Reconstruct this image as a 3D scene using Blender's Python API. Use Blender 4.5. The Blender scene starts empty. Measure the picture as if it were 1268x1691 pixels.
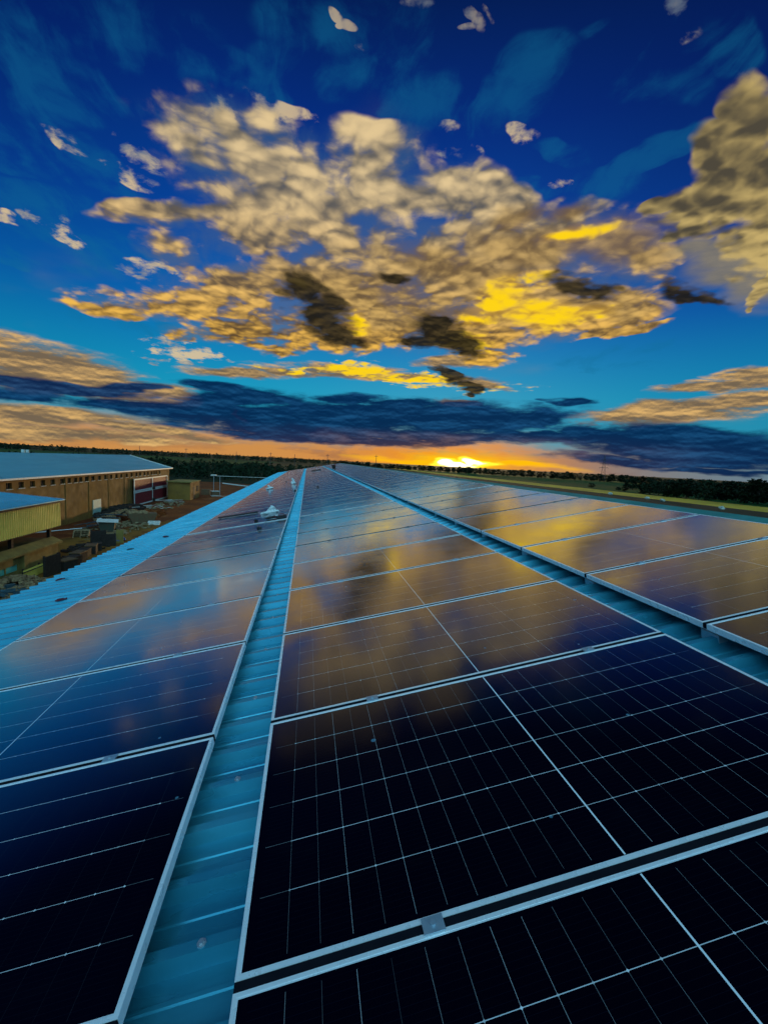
import bpy, bmesh, math, random
from mathutils import Vector, Matrix
random.seed(7)
scene = bpy.context.scene
COL = scene.collection
rad = math.radians

# ------------------------------------------------------------------ helpers
class MB:
    """collects faces and links them as one mesh object"""
    def __init__(s): s.v = []; s.f = []
    def quad(s, *p):
        i = len(s.v); s.v += [tuple(q) for q in p]; s.f.append(tuple(range(i, i + len(p)))); return s
    def box(s, x0, x1, y0, y1, z0, z1, M=None):
        P = [Vector((x, y, z)) for z in (z0, z1) for y in (y0, y1) for x in (x0, x1)]
        if M is not None: P = [M @ p for p in P]
        i = len(s.v); s.v += [tuple(p) for p in P]
        s.f += [tuple(i + k for k in q) for q in ((0,2,3,1),(4,5,7,6),(0,1,5,4),(2,6,7,3),(0,4,6,2),(1,3,7,5))]
        return s
    def bar(s, a, b, w, h=None):
        a, b = Vector(a), Vector(b); h = h or w
        d = b - a; L = d.length
        q = d.to_track_quat('X', 'Z')
        M = Matrix.Translation(a) @ q.to_matrix().to_4x4()
        return s.box(0, L, -w/2, w/2, -h/2, h/2, M)
    def tube(s, a, b, r, n=8, r2=None):
        a, b = Vector(a), Vector(b); r2 = r if r2 is None else r2
        q = (b - a).to_track_quat('Z', 'X'); i = len(s.v)
        for c, rr in ((a, r), (b, r2)):
            for k in range(n):
                t = 2*math.pi*k/n
                s.v.append(tuple(c + q @ Vector((rr*math.cos(t), rr*math.sin(t), 0))))
        for k in range(n):
            k2 = (k+1) % n; s.f.append((i+k, i+k2, i+n+k2, i+n+k))
        s.f.append(tuple(i+k for k in reversed(range(n)))); s.f.append(tuple(i+n+k for k in range(n)))
        return s
    def prism(s, prof, axis_a, axis_b):
        """profile points (list of Vector) extruded from offset a to offset b, closed"""
        n = len(prof); i = len(s.v)
        for o in (axis_a, axis_b): s.v += [tuple(Vector(p) + Vector(o)) for p in prof]
        for k in range(n):
            k2 = (k+1) % n; s.f.append((i+k, i+k2, i+n+k2, i+n+k))
        s.f.append(tuple(i+k for k in reversed(range(n)))); s.f.append(tuple(i+n+k for k in range(n)))
        return s
    def blob(s, c, r, seed, n=10, m=7, rough=.25):
        """irregular lump"""
        rnd = random.Random(seed); c = Vector(c); i = len(s.v)
        for a in range(m+1):
            t = math.pi*a/m
            for k in range(n):
                p = 2*math.pi*k/n; q = 1 + rnd.uniform(-rough, rough)
                s.v.append((c.x + r[0]*q*math.sin(t)*math.cos(p), c.y + r[1]*q*math.sin(t)*math.sin(p), c.z + r[2]*q*math.cos(t)))
        for a in range(m):
            for k in range(n):
                k2 = (k+1) % n
                s.f.append((i+a*n+k, i+(a+1)*n+k, i+(a+1)*n+k2, i+a*n+k2))
        return s
    def build(s, name, mat, parent=None, bevel=0, smooth=False):
        me = bpy.data.meshes.new(name); me.from_pydata(s.v, [], s.f); me.update()
        bm = bmesh.new(); bm.from_mesh(me); bmesh.ops.recalc_face_normals(bm, faces=bm.faces)
        if bevel: bmesh.ops.bevel(bm, geom=list(bm.edges), offset=bevel, segments=2, affect='EDGES', profile=.7)
        if smooth:
            for f in bm.faces: f.smooth = True
        bm.to_mesh(me); bm.free()
        o = bpy.data.objects.new(name, me); COL.objects.link(o)
        if mat: me.materials.append(mat)
        if parent: o.parent = parent
        return o

def tag(o, label=None, cat=None, group=None, kind=None):
    if label: o['label'] = label
    if cat: o['category'] = cat
    if group: o['group'] = group
    if kind: o['kind'] = kind
    return o
def empty(name, loc, rot=(0,0,0)):
    o = bpy.data.objects.new(name, None); o.empty_display_size = .2
    o.location = loc; o.rotation_euler = rot; COL.objects.link(o); return o
def copy_tree(o, parent=None):
    c = o.copy(); COL.objects.link(c)
    if parent: c.parent = parent
    for ch in list(o.children): copy_tree(ch, c)
    return c

# ------------------------------------------------------------------ node helpers
class NT:
    def __init__(s, tree): s.t = tree; s.n = tree.nodes; s.l = tree.links
    def sock(s, inp, v):
        if v is None: return
        if isinstance(v, bpy.types.NodeSocket): s.l.new(v, inp)
        else: inp.default_value = v
    def math(s, op, a, b=None, c=None, clamp=False):
        n = s.n.new('ShaderNodeMath'); n.operation = op; n.use_clamp = clamp
        for i, v in enumerate((a, b, c)): s.sock(n.inputs[i], v)
        return n.outputs[0]
    def vmath(s, op, a, b=None):
        n = s.n.new('ShaderNodeVectorMath'); n.operation = op
        s.sock(n.inputs[0], a)
        if b is not None:
            if op == 'SCALE': s.sock(n.inputs['Scale'], b)
            else: s.sock(n.inputs[1], b)
        return n.outputs[0]
    def sep(s, v):
        n = s.n.new('ShaderNodeSeparateXYZ'); s.sock(n.inputs[0], v); return n.outputs
    def comb(s, x, y, z=0.0):
        n = s.n.new('ShaderNodeCombineXYZ')
        for i, v in enumerate((x, y, z)): s.sock(n.inputs[i], v)
        return n.outputs[0]
    def noise(s, vec, scale, detail=4, rough=.55, dist=0.0, color=False, dim='3D'):
        n = s.n.new('ShaderNodeTexNoise'); n.noise_dimensions = dim
        s.sock(n.inputs['Vector'], vec)
        for k, v in (('Scale', scale), ('Detail', detail), ('Roughness', rough), ('Distortion', dist)): n.inputs[k].default_value = v
        return n.outputs['Color' if color else 'Fac']
    def voronoi(s, vec, scale, feature='F1', out='Distance', rnd=1.0):
        n = s.n.new('ShaderNodeTexVoronoi'); n.feature = feature; s.sock(n.inputs['Vector'], vec)
        n.inputs['Scale'].default_value = scale; n.inputs['Randomness'].default_value = rnd
        return n.outputs[out]
    def step(s, v, lo, hi, a=0.0, b=1.0, smooth=True):
        n = s.n.new('ShaderNodeMapRange'); n.interpolation_type = 'SMOOTHSTEP' if smooth else 'LINEAR'; n.clamp = True
        for i, x in enumerate((v, lo, hi, a, b)): s.sock(n.inputs[i], x)
        return n.outputs[0]
    def mix(s, f, a, b, blend='MIX'):
        n = s.n.new('ShaderNodeMix'); n.data_type = 'RGBA'; n.blend_type = blend
        col = lambda v: v if isinstance(v, bpy.types.NodeSocket) else (tuple(v) + (1,) if len(v) == 3 else v)
        s.sock(n.inputs[0], f); s.sock(n.inputs[6], col(a)); s.sock(n.inputs[7], col(b))
        return n.outputs[2]
    def ramp(s, f, stops, interp='LINEAR'):
        n = s.n.new('ShaderNodeValToRGB'); n.color_ramp.interpolation = interp; s.sock(n.inputs[0], f)
        e = n.color_ramp.elements
        while len(e) < len(stops): e.new(.5)
        for el, (p, c) in zip(e, stops): el.position = p; el.color = tuple(c) + (1,)
        return n.outputs[0]

def material(name, base, rough=.7, metal=0.0, var=None, scale=3.0, spec=.5, bump=0.0, bscale=20., detail=5, stretch=None):
    """principled with two-colour noise variation and optional fine bump, object coordinates"""
    m = bpy.data.materials.new(name); m.use_nodes = True
    t = NT(m.node_tree); bs = t.n['Principled BSDF']
    bs.inputs['Roughness'].default_value = rough; bs.inputs['Metallic'].default_value = metal
    bs.inputs['Specular IOR Level'].default_value = spec
    tc = t.n.new('ShaderNodeTexCoord').outputs['Object']
    if stretch: tc = t.vmath('MULTIPLY', tc, stretch)
    if var:
        f = t.step(t.noise(tc, scale, detail, .62), .32, .68)
        t.l.new(t.mix(f, base, var), bs.inputs['Base Color'])
        t.l.new(t.step(t.noise(tc, scale*2.3, 3), .3, .7, max(0, rough-.1), min(1, rough+.12)), bs.inputs['Roughness'])
    else: bs.inputs['Base Color'].default_value = tuple(base) + (1,)
    if bump:
        b = t.n.new('ShaderNodeBump'); b.inputs['Strength'].default_value = bump; b.inputs['Distance'].default_value = .02
        t.l.new(t.noise(tc, bscale, 4), b.inputs['Height']); t.l.new(b.outputs[0], bs.inputs['Normal'])
    return m
SKY = {
 'C':[(-7.12,30.92,13.48,3.73,3.047),(-12.9,31.02,4.41,2.21,-3.062),(-2.98,29.37,15.57,4.56,-3.098),(6.88,32.2,8.41,3.59,-3.112),(8.96,33.58,4.71,2.4,-3.129),(2.75,28.47,16.93,5.14,-3.094),(12.91,29.64,13.5,3.84,3.113),(22.26,28.94,5.99,2.4,3.039),(-14.71,25.12,9.54,1.44,-2.836),(-15.32,21.65,3.9,2.34,-3.132),(-6.31,24.94,10.26,4.47,-2.988),(1.49,24.52,12.81,4.7,-3.07),(12.52,25.18,15.71,5.13,3.118),(24.15,23.87,16.17,5.5,3.031),(29.93,26.06,9.96,3.23,2.989),(36.14,22.8,5.63,3.66,2.795),(16.51,21.08,19.38,5.51,3.098),(3.12,20.8,16.19,5.06,-3.09),(27.98,19.56,13.83,4.27,3.041),(-8.23,19.17,12.33,3.19,-3.01),(-15.33,16.68,12.56,1.88,-2.917),(-21.17,14.79,5.07,1.32,-2.933),(-3.28,16.04,13.93,3.64,-3.051),(7.85,15.96,13.09,4.17,-3.109),(19.82,16.3,11.33,4.09,3.109),(-7.46,14.37,11.46,1.9,-3.032),(26.8,17.77,9.6,2.75,3.071),(34.81,15.71,3.83,0.99,3.123),(38.07,15.93,3.55,0.88,-3.104)],
 'K':[(27.46,24.78,16.92,4.07,3.068),(34.51,24.07,9.35,3.85,2.942),(16.37,22.9,17.4,3.52,3.101),(9.19,18.99,16.2,3.8,3.085),(24.43,27.94,5.49,2.01,-2.994),(29.77,27.47,3.74,1.47,2.983),(21.09,18.55,14.98,2.61,3.097),(32.0,18.69,10.41,1.94,3.123)],
 'P':[(-19.63,26.47,2.93,0.88,3.127),(-25.45,20.95,3.02,1.26,3.0),(-29.83,20.32,1.79,0.77,-2.743),(13.29,35.26,3.67,0.65,-3.068),(-0.69,33.03,0.92,0.53,-2.988),(24.4,34.16,2.54,0.89,3.019),(1.69,41.5,0.98,0.4,3.009),(2.83,41.12,1.2,0.42,-3.11),(2.15,40.98,0.81,0.26,-3.046),(4.35,39.59,1.22,0.44,-3.069),(16.45,42.28,1.28,0.44,2.839),(17.49,41.7,1.3,0.63,2.732),(16.27,41.53,1.21,0.26,3.103),(18.66,42.13,1.04,0.33,2.538),(37.43,39.44,3.77,1.01,2.68),(10.95,42.86,3.04,0.49,-3.136),(-3.84,33.96,5.41,0.92,-3.138),(-9.8,34.0,3.65,0.9,-3.104),(16.58,32.97,2.9,0.82,3.004),(-15.95,11.65,3.78,1.03,3.115),(-13.76,10.67,5.71,0.86,-3.102),(-19.05,28.48,2.92,1.05,2.991),(-24.04,27.65,2.59,0.87,2.993),(-10.73,32.82,2.65,0.81,3.134),(5.3,34.29,2.08,0.59,-3.076),(28.77,30.53,1.33,0.55,2.979),(-18.01,19.15,2.99,1.48,-3.027)],
 'R':[(45.97,31.89,4.2,2.67,2.229),(44.84,28.79,5.45,3.55,2.446),(42.61,25.5,5.65,2.8,2.968),(47.06,24.3,6.77,4.1,1.961),(39.37,26.35,3.06,1.14,3.053),(41.26,24.07,2.85,1.53,2.823),(46.92,26.99,4.98,2.93,1.965),(48.43,18.53,2.74,1.0,1.743),(43.92,26.83,3.84,2.42,2.611)],
 'G':[(45.14,21.13,7.23,2.97,3.023),(47.69,19.41,5.23,3.79,2.329),(42.04,21.93,4.2,1.57,-3.096)],
 'S':[(-27.98,8.0,11.14,3.09,3.053),(-29.34,8.89,4.76,1.49,3.124),(-21.85,6.51,10.19,1.87,3.025),(-16.58,6.16,5.47,1.77,3.066),(-28.13,2.7,14.03,1.4,-3.131),(-17.83,2.01,11.23,0.79,3.098),(-28.18,0.89,17.67,1.06,-3.132),(41.05,6.69,12.38,1.69,-3.084),(45.53,9.44,7.32,0.79,-3.038),(48.32,10.29,3.86,0.83,3.138),(48.15,7.73,5.14,1.53,-3.113),(36.98,6.39,5.92,0.97,-3.091),(9.67,10.4,20.68,0.73,3.12),(3.53,11.18,9.93,0.83,-3.132),(-4.57,10.37,6.34,0.71,-3.102),(-10.13,9.51,7.05,0.79,-3.088),(19.39,12.35,7.38,1.01,-3.138),(21.79,9.78,5.26,0.62,3.066),(17.47,7.73,4.34,0.53,-3.113),(2.31,3.61,1.77,0.55,-3.08),(-5.87,4.47,1.23,0.43,2.675)],
 'Y':[(23.13,19.76,4.66,2.82,-2.969),(28.45,18.19,7.0,1.64,-3.119),(20.45,17.6,3.76,1.51,3.11),(25.79,21.17,3.95,1.21,3.067),(31.89,25.54,4.14,1.11,-3.108),(30.01,25.37,2.26,0.77,3.01),(-2.08,19.36,1.26,0.9,-2.952),(5.54,16.82,2.29,1.42,2.64),(18.45,14.95,5.3,1.18,3.14),(10.43,10.44,20.61,0.84,3.118),(-0.2,10.76,5.42,0.62,-3.115),(3.54,11.04,6.61,0.83,-3.079),(22.12,30.36,0.01,0.01,2.931)],
 'D':[(-1.55,18.66,4.23,2.53,2.844),(1.44,16.83,5.67,3.04,2.699),(4.51,14.73,3.67,1.62,2.905),(14.76,16.57,4.75,2.34,3.14),(17.33,15.14,5.18,1.77,2.911),(13.2,15.04,3.49,1.39,-3.121),(16.06,17.26,2.58,1.34,3.131),(17.62,10.98,3.7,1.13,2.929),(21.01,10.34,3.17,0.82,-3.134),(31.17,20.53,4.69,0.91,2.953),(41.04,19.34,3.27,0.97,2.811),(43.79,18.09,4.21,0.66,2.814),(9.07,21.07,2.82,0.72,-3.1)],
 'B':[(-25.06,6.21,10.44,0.89,3.127),(-20.15,6.85,3.44,0.83,-3.01),(-28.54,4.73,5.74,0.86,-3.121),(-14.7,4.52,19.06,1.61,3.093),(-11.45,7.59,5.89,0.91,3.062),(-7.33,6.45,10.56,1.86,-3.06),(-1.48,4.27,24.45,2.38,-3.138),(7.61,5.42,20.99,2.85,-3.1),(19.85,5.96,16.51,2.81,-3.12),(27.81,6.31,4.95,2.08,3.141),(6.96,2.88,28.56,1.0,-3.131),(20.76,3.75,23.89,1.09,3.136),(42.45,3.93,17.14,2.42,3.088),(36.57,4.23,10.81,1.98,-3.129),(48.72,2.58,9.34,1.73,3.098),(39.71,2.95,11.66,1.54,3.106),(44.84,1.64,11.0,0.64,3.119),(47.45,0.94,9.11,0.53,3.127),(36.82,1.63,7.7,0.8,3.124),(9.84,7.19,7.79,0.86,-3.097),(4.83,7.35,5.56,1.07,-3.084),(31.06,8.16,2.86,0.6,3.134)],
 'T':[(-26.77,31.37,7.57,3.82,-3.121),(-20.28,35.82,9.83,2.71,-2.945),(-12.92,35.17,8.72,2.52,-3.131),(36.89,36.2,6.49,2.14,2.869),(22.13,36.26,8.94,2.6,-3.059),(32.05,29.42,5.69,2.24,-3.075),(-21.64,19.4,7.33,2.38,-3.057),(-26.6,22.53,5.43,2.21,3.137),(-0.7,40.02,8.06,2.73,-3.04),(41.87,37.18,5.91,1.92,2.808),(-17.76,13.35,10.94,1.43,-3.091),(35.71,12.92,9.85,1.49,-3.101),(-24.33,34.47,8.88,2.36,-3.118),(-22.41,32.9,6.8,1.96,3.053),(-28.31,25.98,5.1,1.67,-3.098),(-23.06,26.86,6.17,1.5,2.944),(2.23,37.65,12.34,2.39,-3.082),(7.65,40.73,6.14,3.3,-3.136),(24.46,38.83,5.16,2.41,-3.125),(12.27,36.96,8.22,2.47,3.119),(37.62,31.23,10.5,1.13,-2.995),(29.13,32.78,3.71,0.9,2.994),(-24.75,19.64,9.03,1.95,3.135),(-17.62,31.93,9.81,1.32,3.126),(-27.7,17.3,4.16,1.13,-3.045),(26.88,30.0,5.7,0.99,3.027),(-9.81,35.04,8.12,1.61,3.104),(32.46,39.22,4.34,1.01,2.938),(-8.54,35.29,5.81,1.19,-2.963),(-20.47,24.8,4.62,1.21,3.099),(9.12,40.05,3.11,2.21,-3.032)],
 'H':[(18.57,0.47,13.37,2.23,-3.127),(12.53,0.47,8.96,0.79,-3.126),(26.18,0.25,9.07,0.76,3.139)],
 'N':[(17.49,0.49,2.88,0.89,3.12),(20.61,0.65,2.64,0.77,2.752),(19.5,0.21,6.51,0.78,3.14)],
}
# ------------------------------------------------------------------ sky (world directions: azimuth from +Y towards +X, elevation; degrees)
SUN_AZ, SUN_EL = 18.3, 1.2
w = bpy.data.worlds.new("World"); scene.world = w; w.use_nodes = True
t = NT(w.node_tree)
bg = t.n['Background']; bg.inputs['Strength'].default_value = 0.1
D = t.vmath('NORMALIZE', t.n.new('ShaderNodeTexCoord').outputs['Generated'])
dx, dy, dz = t.sep(D)
DEG = 180/math.pi
az = t.math('MULTIPLY', t.math('ARCTAN2', dx, dy), DEG)
el = t.math('MULTIPLY', t.math('ARCSINE', dz), DEG)
zc = t.math('ADD', t.math('MAXIMUM', dz, 0.0), .16)
PC = t.comb(t.math('DIVIDE', dx, zc), t.math('DIVIDE', dy, zc), 0.0)       # flat cloud deck seen in perspective
AE = t.comb(az, el, 0.0)
ST = t.comb(t.math('MULTIPLY', az, .050), t.math('MULTIPLY', el, .20), 3.0)  # level streaks for stratus
# domain warp so the cloud edges wander
w1 = t.vmath('SUBTRACT', t.noise(PC, 2.2, 4, .6, color=True), (.5, .5, .5))
w2 = t.vmath('SUBTRACT', t.noise(ST, 1.1, 4, .6, color=True), (.5, .5, .5))
AEc = t.vmath('ADD', AE, t.vmath('MULTIPLY', w1, (9.0, 6.0, 0)))
AEs = t.vmath('ADD', AE, t.vmath('MULTIPLY', w2, (14.0, 3.6, 0)))
def field(key, P):
    acc = None
    for (a, e, rx, ry, ro) in SKY[key]:
        m = t.n.new('ShaderNodeMapping'); m.vector_type = 'TEXTURE'
        t.l.new(P, m.inputs['Vector']); m.inputs['Location'].default_value = (a, e, 0)
        m.inputs['Rotation'].default_value = (0, 0, ro); m.inputs['Scale'].default_value = (rx, ry, 1)
        g = t.n.new('ShaderNodeTexGradient'); g.gradient_type = 'SPHERICAL'; t.l.new(m.outputs[0], g.inputs[0])
        acc = g.outputs['Fac'] if acc is None else t.math('MAXIMUM', acc, g.outputs['Fac'])
    return acc
def bias(f, n, k):                                                         # field + k*(noise-.5)
    return t.math('ADD', f, t.math('MULTIPLY', t.math('SUBTRACT', n, .5), k))
def shaped(F, mul, n, k, off=0.0):                                         # noise only where the cloud is
    return t.math('ADD', t.math('MULTIPLY_ADD', F, mul, off), t.math('MULTIPLY', t.step(F, .0, .22, .04, 1.0), t.math('MULTIPLY', n, k)))
SD = Vector((math.sin(rad(SUN_AZ)), math.cos(rad(SUN_AZ)), 0))
PW = t.vmath('ADD', PC, t.vmath('SCALE', w1, .16))
PW = t.vmath('ADD', PW, t.vmath('SCALE', t.vmath('SUBTRACT', t.noise(PC, 9.0, 3, .6, color=True), (.5,.5,.5)), .03))
n1 = t.step(t.noise(PW, 4.2, 9, .62), .28, .72, 0, 1, smooth=False)        # broken fbm, full contrast
nf = t.step(t.noise(PW, 17.0, 6, .6), .28, .72, 0, 1, smooth=False)        # fine curds
nv = t.step(t.noise(t.vmath('MULTIPLY', PW, (1.6, .55, 1)), 5.0, 7, .6, .6), .28, .72, 0, 1, smooth=False)  # combed veils
nm = t.step(t.noise(PW, 2.6, 5, .55), .30, .70, 0, 1, smooth=False)         # gaps in the deck
nb = t.step(t.noise(PC, 1.3, 4, .5), .3, .7, 0, 1, smooth=False)
def puffs(P, sc):
    n = t.n.new('ShaderNodeTexVoronoi'); n.feature = 'SMOOTH_F1'; n.normalize = True; t.l.new(P, n.inputs['Vector'])
    n.inputs['Scale'].default_value = sc; n.inputs['Detail'].default_value = 1.6; n.inputs['Roughness'].default_value = .45; n.inputs['Lacunarity'].default_value = 2.2
    n.inputs['Smoothness'].default_value = .35
    return n.outputs['Distance']
puff = puffs(PW, 10.0)
puff_s = puffs(t.vmath('ADD', PW, tuple(SD*.028)), 10.0)                    # the same puffs, a step nearer the sun
ns = t.step(t.noise(ST, 3.0, 8, .62), .28, .72, 0, 1, smooth=False)
nss = t.step(t.noise(t.vmath('ADD', ST, (0, -.05, 0)), 3.0, 6, .62), .28, .72, 0, 1, smooth=False)
relief = t.math('MULTIPLY', t.math('SUBTRACT', puff_s, puff), 3.0)
reliefs = t.math('MULTIPLY', t.math('SUBTRACT', ns, nss), .9)

# clear sky
sky = t.n.new('ShaderNodeTexSky'); sky.sky_type = 'NISHITA'; sky.sun_disc = False
sky.sun_elevation = rad(SUN_EL); sky.sun_rotation = rad(SUN_AZ); sky.altitude = 50; sky.air_density = 1.0; sky.dust_density = 1.2; sky.ozone_density = 3.0
base = t.ramp(t.math('DIVIDE', el, 60.0), [(0.0, (.10,.30,.40)), (.07, (.012,.32,.46)), (.14, (.002,.29,.46)), (.28, (.0,.12,.40)), (.42, (.0,.052,.30)), (.58, (.0,.018,.165)), (.74, (.0,.0045,.044)), (.90, (.0,.0008,.010))])
side = t.math('ABSOLUTE', t.math('SUBTRACT', az, 6.0))
base = t.mix(t.math('MULTIPLY', t.step(side, 8.0, 48.0), t.step(el, 8.0, 34.0, .35, 1.0)), base, t.mix(1.0, base, (.5,.36,.50), 'MULTIPLY'))
base = t.mix(1.0, base, t.mix(1.0, sky.outputs[0], (.008,.018,.04), 'MULTIPLY'), 'ADD')
# warm band above the horizon
dsun = t.math('SUBTRACT', az, SUN_AZ)
gs = t.math('POWER', 2.718, t.math('MULTIPLY', t.math('MULTIPLY', dsun, dsun), -1/(2*9.5**2)))
warm = t.mix(gs, t.mix(t.step(az, -5.0, 36.0), (.60,.27,.075), (.20,.18,.18)), (.90,.30,.008))
warm = t.mix(t.math('MULTIPLY', t.math('MULTIPLY_ADD', gs, .65, .30), t.step(ns, .42, .78, 0, .9)), warm, (.20,.085,.065))
wb = t.step(bias(el, ns, 1.8), .9, 4.8, 1.0, 0.0)
c = t.mix(t.math('MULTIPLY', wb, t.step(az, 33.0, 56.0, 1.0, .35)), base, warm)
low_ = t.step(el, 11.0, 31.0, 1.0, 0.0)
# thin teal veils
fT = t.step(shaped(field('T', AEc), .8, t.math('SUBTRACT', t.math('MULTIPLY_ADD', n1, .6, t.math('MULTIPLY', nv, .7)), .60), 2.8), .0, 1.5, 0, .36)
c = t.mix(fT, c, (.006,.15,.30))
# level gold strata (left bank, streaks under the main cloud, right bank)
fS = shaped(field('S', AEs), 1.8, t.math('SUBTRACT', ns, .5), 1.25)
cS = t.mix(t.step(t.math('ADD', t.math('MULTIPLY', ns, .6), reliefs), .05, .85), (.17,.125,.08), (.76,.46,.16))
c = t.mix(t.step(fS, .06, .95), c, cS)
# main altocumulus deck, with a thin grey-blue veil filling its gaps
FC = field('C', AEc)
fv = t.math('ADD', t.math('MULTIPLY', FC, 1.5), t.math('MULTIPLY', t.math('SUBTRACT', t.math('MULTIPLY_ADD', nv, .6, t.math('MULTIPLY', n1, .4)), .55), t.step(FC, 0.0, .3, .15, 1.0)))
c = t.mix(t.step(fv, .0, .9, 0, .45), c, t.mix(low_, (.055,.13,.22), (.15,.14,.12)))
dens = t.math('ADD', t.math('MULTIPLY', t.math('SUBTRACT', n1, .5), .80), t.math('MULTIPLY', t.math('SUBTRACT', nf, .5), .26))
dens = t.math('SUBTRACT', dens, t.math('MULTIPLY', t.math('SUBTRACT', puff, .33), 2.5))
dm = t.math('ADD', dens, t.math('MULTIPLY', t.math('SUBTRACT', nm, .5), 1.6))
fC = shaped(FC, 1.40, dm, 1.25, -.04)
fP = shaped(field('P', AEc), .85, t.math('ADD', dens, t.math('MULTIPLY', t.math('SUBTRACT', nf, .5), 1.2)), 1.7, -.10)
c = t.mix(t.math('MULTIPLY', t.step(fP, .03, 1.3, 0, .82), t.step(el, 30.0, 43.0, 1.0, .6)), c, t.mix(t.step(n1, .25, .75), (.16,.21,.26), (.74,.56,.30)))
thick = t.step(fC, .55, 1.5)
lit = t.math('ADD', t.math('ADD', relief, t.math('MULTIPLY', t.math('SUBTRACT', .40, puff), 1.9)), t.math('MULTIPLY', t.math('SUBTRACT', nf, .5), .22))
lit = t.math('ADD', lit, t.math('MULTIPLY', t.math('SUBTRACT', nb, .40), .8))
low = t.step(el, 11.0, 31.0, 1.0, 0.0)
cC = t.mix(t.step(lit, -.40, 1.20), t.mix(low, (.110,.105,.100), (.120,.066,.018)), t.mix(low, (.78,.58,.30), (.90,.49,.06)))
FY = field('Y', AEc)
cC = t.mix(t.math('MULTIPLY', FY, .75), cC, t.mix(t.step(lit, -.3, .8), (.42,.19,.015), (1.0,.60,.03)))
c = t.mix(t.step(fC, .05, 1.0, 0, .97), c, cC)
# smooth tan sheet thickening towards the sun side of the deck
fK = shaped(field('K', AEc), 1.5, t.math('SUBTRACT', t.math('MULTIPLY_ADD', nb, .4, t.math('MULTIPLY', n1, .6)), .5), .75)
cK = t.mix(t.step(t.math('ADD', t.math('MULTIPLY', n1, .55), t.math('MULTIPLY', lit, .55)), .05, .95), (.17,.105,.045), (.56,.36,.12))
cK = t.mix(t.math('MULTIPLY', FY, .8), cK, (.95,.52,.02))
c = t.mix(t.step(fK, .15, 1.15, 0, .82), c, cK)
# right-hand cumulus, with its grey skirt
fG = bias(field('G', AEc), nb, .5)
c = t.mix(t.step(fG, .10, .75, 0, .85), c, t.mix(ns, (.16,.15,.12), (.30,.25,.15)))
fR = shaped(field('R', AEc), 2.1, dens, 1.2)
cR = t.mix(t.step(t.math('ADD', t.math('ADD', relief, t.math('MULTIPLY', nb, .7)), t.math('MULTIPLY', fR, -.16)), -.35, .65), (.075,.064,.045), (.56,.41,.15))
c = t.mix(t.step(fR, .10, .95), c, cR)
# burning yellow openings
fY = shaped(FY, 1.5, t.math('ADD', dens, t.math('MULTIPLY', relief, 1.2)), .9)
c = t.mix(t.step(fY, .30, 1.55, 0, .97), c, (1.0,.66,.008))
# dark ragged clouds
fD = shaped(field('D', AEc), 1.75, dens, .95)
cD = t.mix(t.step(t.math('ADD', relief, t.math('MULTIPLY', nb, .5)), -.1, .9), (.014,.012,.008), (.070,.050,.022))
c = t.mix(t.step(fD, .06, 1.05, 0, .98), c, cD)
# blue-black stratus bank over the sunset
fB = shaped(field('B', AEs), 2.1, t.math('SUBTRACT', ns, .5), 1.5)
cB = t.mix(t.step(t.math('ADD', t.math('MULTIPLY', ns, .6), reliefs), .1, .95), (.001,.018,.075), (.010,.082,.215))
cB = t.mix(t.math('MULTIPLY', gs, t.step(el, 1.6, 4.6, .85, 0.0)), cB, t.mix(t.step(ns, .35, .95), (.060,.042,.062), (.55,.22,.03)))
c = t.mix(t.step(fB, .06, 1.0, 0, .98), c, cB)
# sunset glow and the sun breaking through
fH = shaped(field('H', AEs), 1.2, t.math('SUBTRACT', ns, .5), .7)
c = t.mix(t.step(fH, .05, 1.05), c, (1.05,.52,.004))
fN = shaped(field('N', AEs), 1.5, t.math('SUBTRACT', ns, .5), .8)
c = t.mix(t.step(fN, .30, .85), c, (1.5,1.1,.05))
c = t.mix(t.step(fN, .85, 1.25), c, (3.2,3.0,1.7))
# behind the viewer an unseen blue-white glow is added to the sky to light the roof
back = t.math('MULTIPLY', t.step(dy, -.05, -.55), t.step(el, 8.0, 30.0))
c = t.mix(back, c, t.mix(nb, (.30,1.15,1.70), (.9,1.70,2.1)))
c = t.mix(t.step(el, -1.5, -.3, 1.0, 0.0), c, (.012,.016,.008))
t.l.new(t.mix(1.0, c, (10.0,10.0,10.0), 'MULTIPLY'), bg.inputs['Color'])

sun = bpy.data.lights.new('sun', 'SUN'); sun.energy = 2.0; sun.angle = rad(4); sun.color = (1,.66,.30)
so = bpy.data.objects.new('sun', sun); COL.objects.link(so)
sd = Vector((math.sin(rad(SUN_AZ))*math.cos(rad(SUN_EL)), math.cos(rad(SUN_AZ))*math.cos(rad(SUN_EL)), math.sin(rad(SUN_EL))))
so.rotation_euler = sd.to_track_quat('Z', 'Y').to_euler()

# ------------------------------------------------------------------ camera
CAM = Vector((0, 0, 8.0))
R_ = Vector((0.9843,-0.1691,0.0511)); U_ = Vector((-0.0313,0.1178,0.9925)); F_ = Vector((0.1738,0.9785,-0.1107))
F_.normalize(); R_ = (R_ - F_*R_.dot(F_)).normalized(); U_ = R_.cross(F_)
cam = bpy.data.cameras.new('camera'); cam.sensor_fit = 'AUTO'; cam.sensor_width = 36; cam.lens = 15.522; cam.clip_start = .05; cam.clip_end = 20000
co = bpy.data.objects.new('camera', cam); COL.objects.link(co)
co.matrix_world = Matrix(((R_.x,U_.x,-F_.x,CAM.x),(R_.y,U_.y,-F_.y,CAM.y),(R_.z,U_.z,-F_.z,CAM.z),(0,0,0,1)))
scene.camera = co
scene.view_settings.view_transform = 'Standard'; scene.view_settings.look = 'None'
scene.view_settings.exposure = 0; scene.view_settings.gamma = 1
w.cycles.sampling_method = 'MANUAL'; w.cycles.sample_map_resolution = 512
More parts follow.
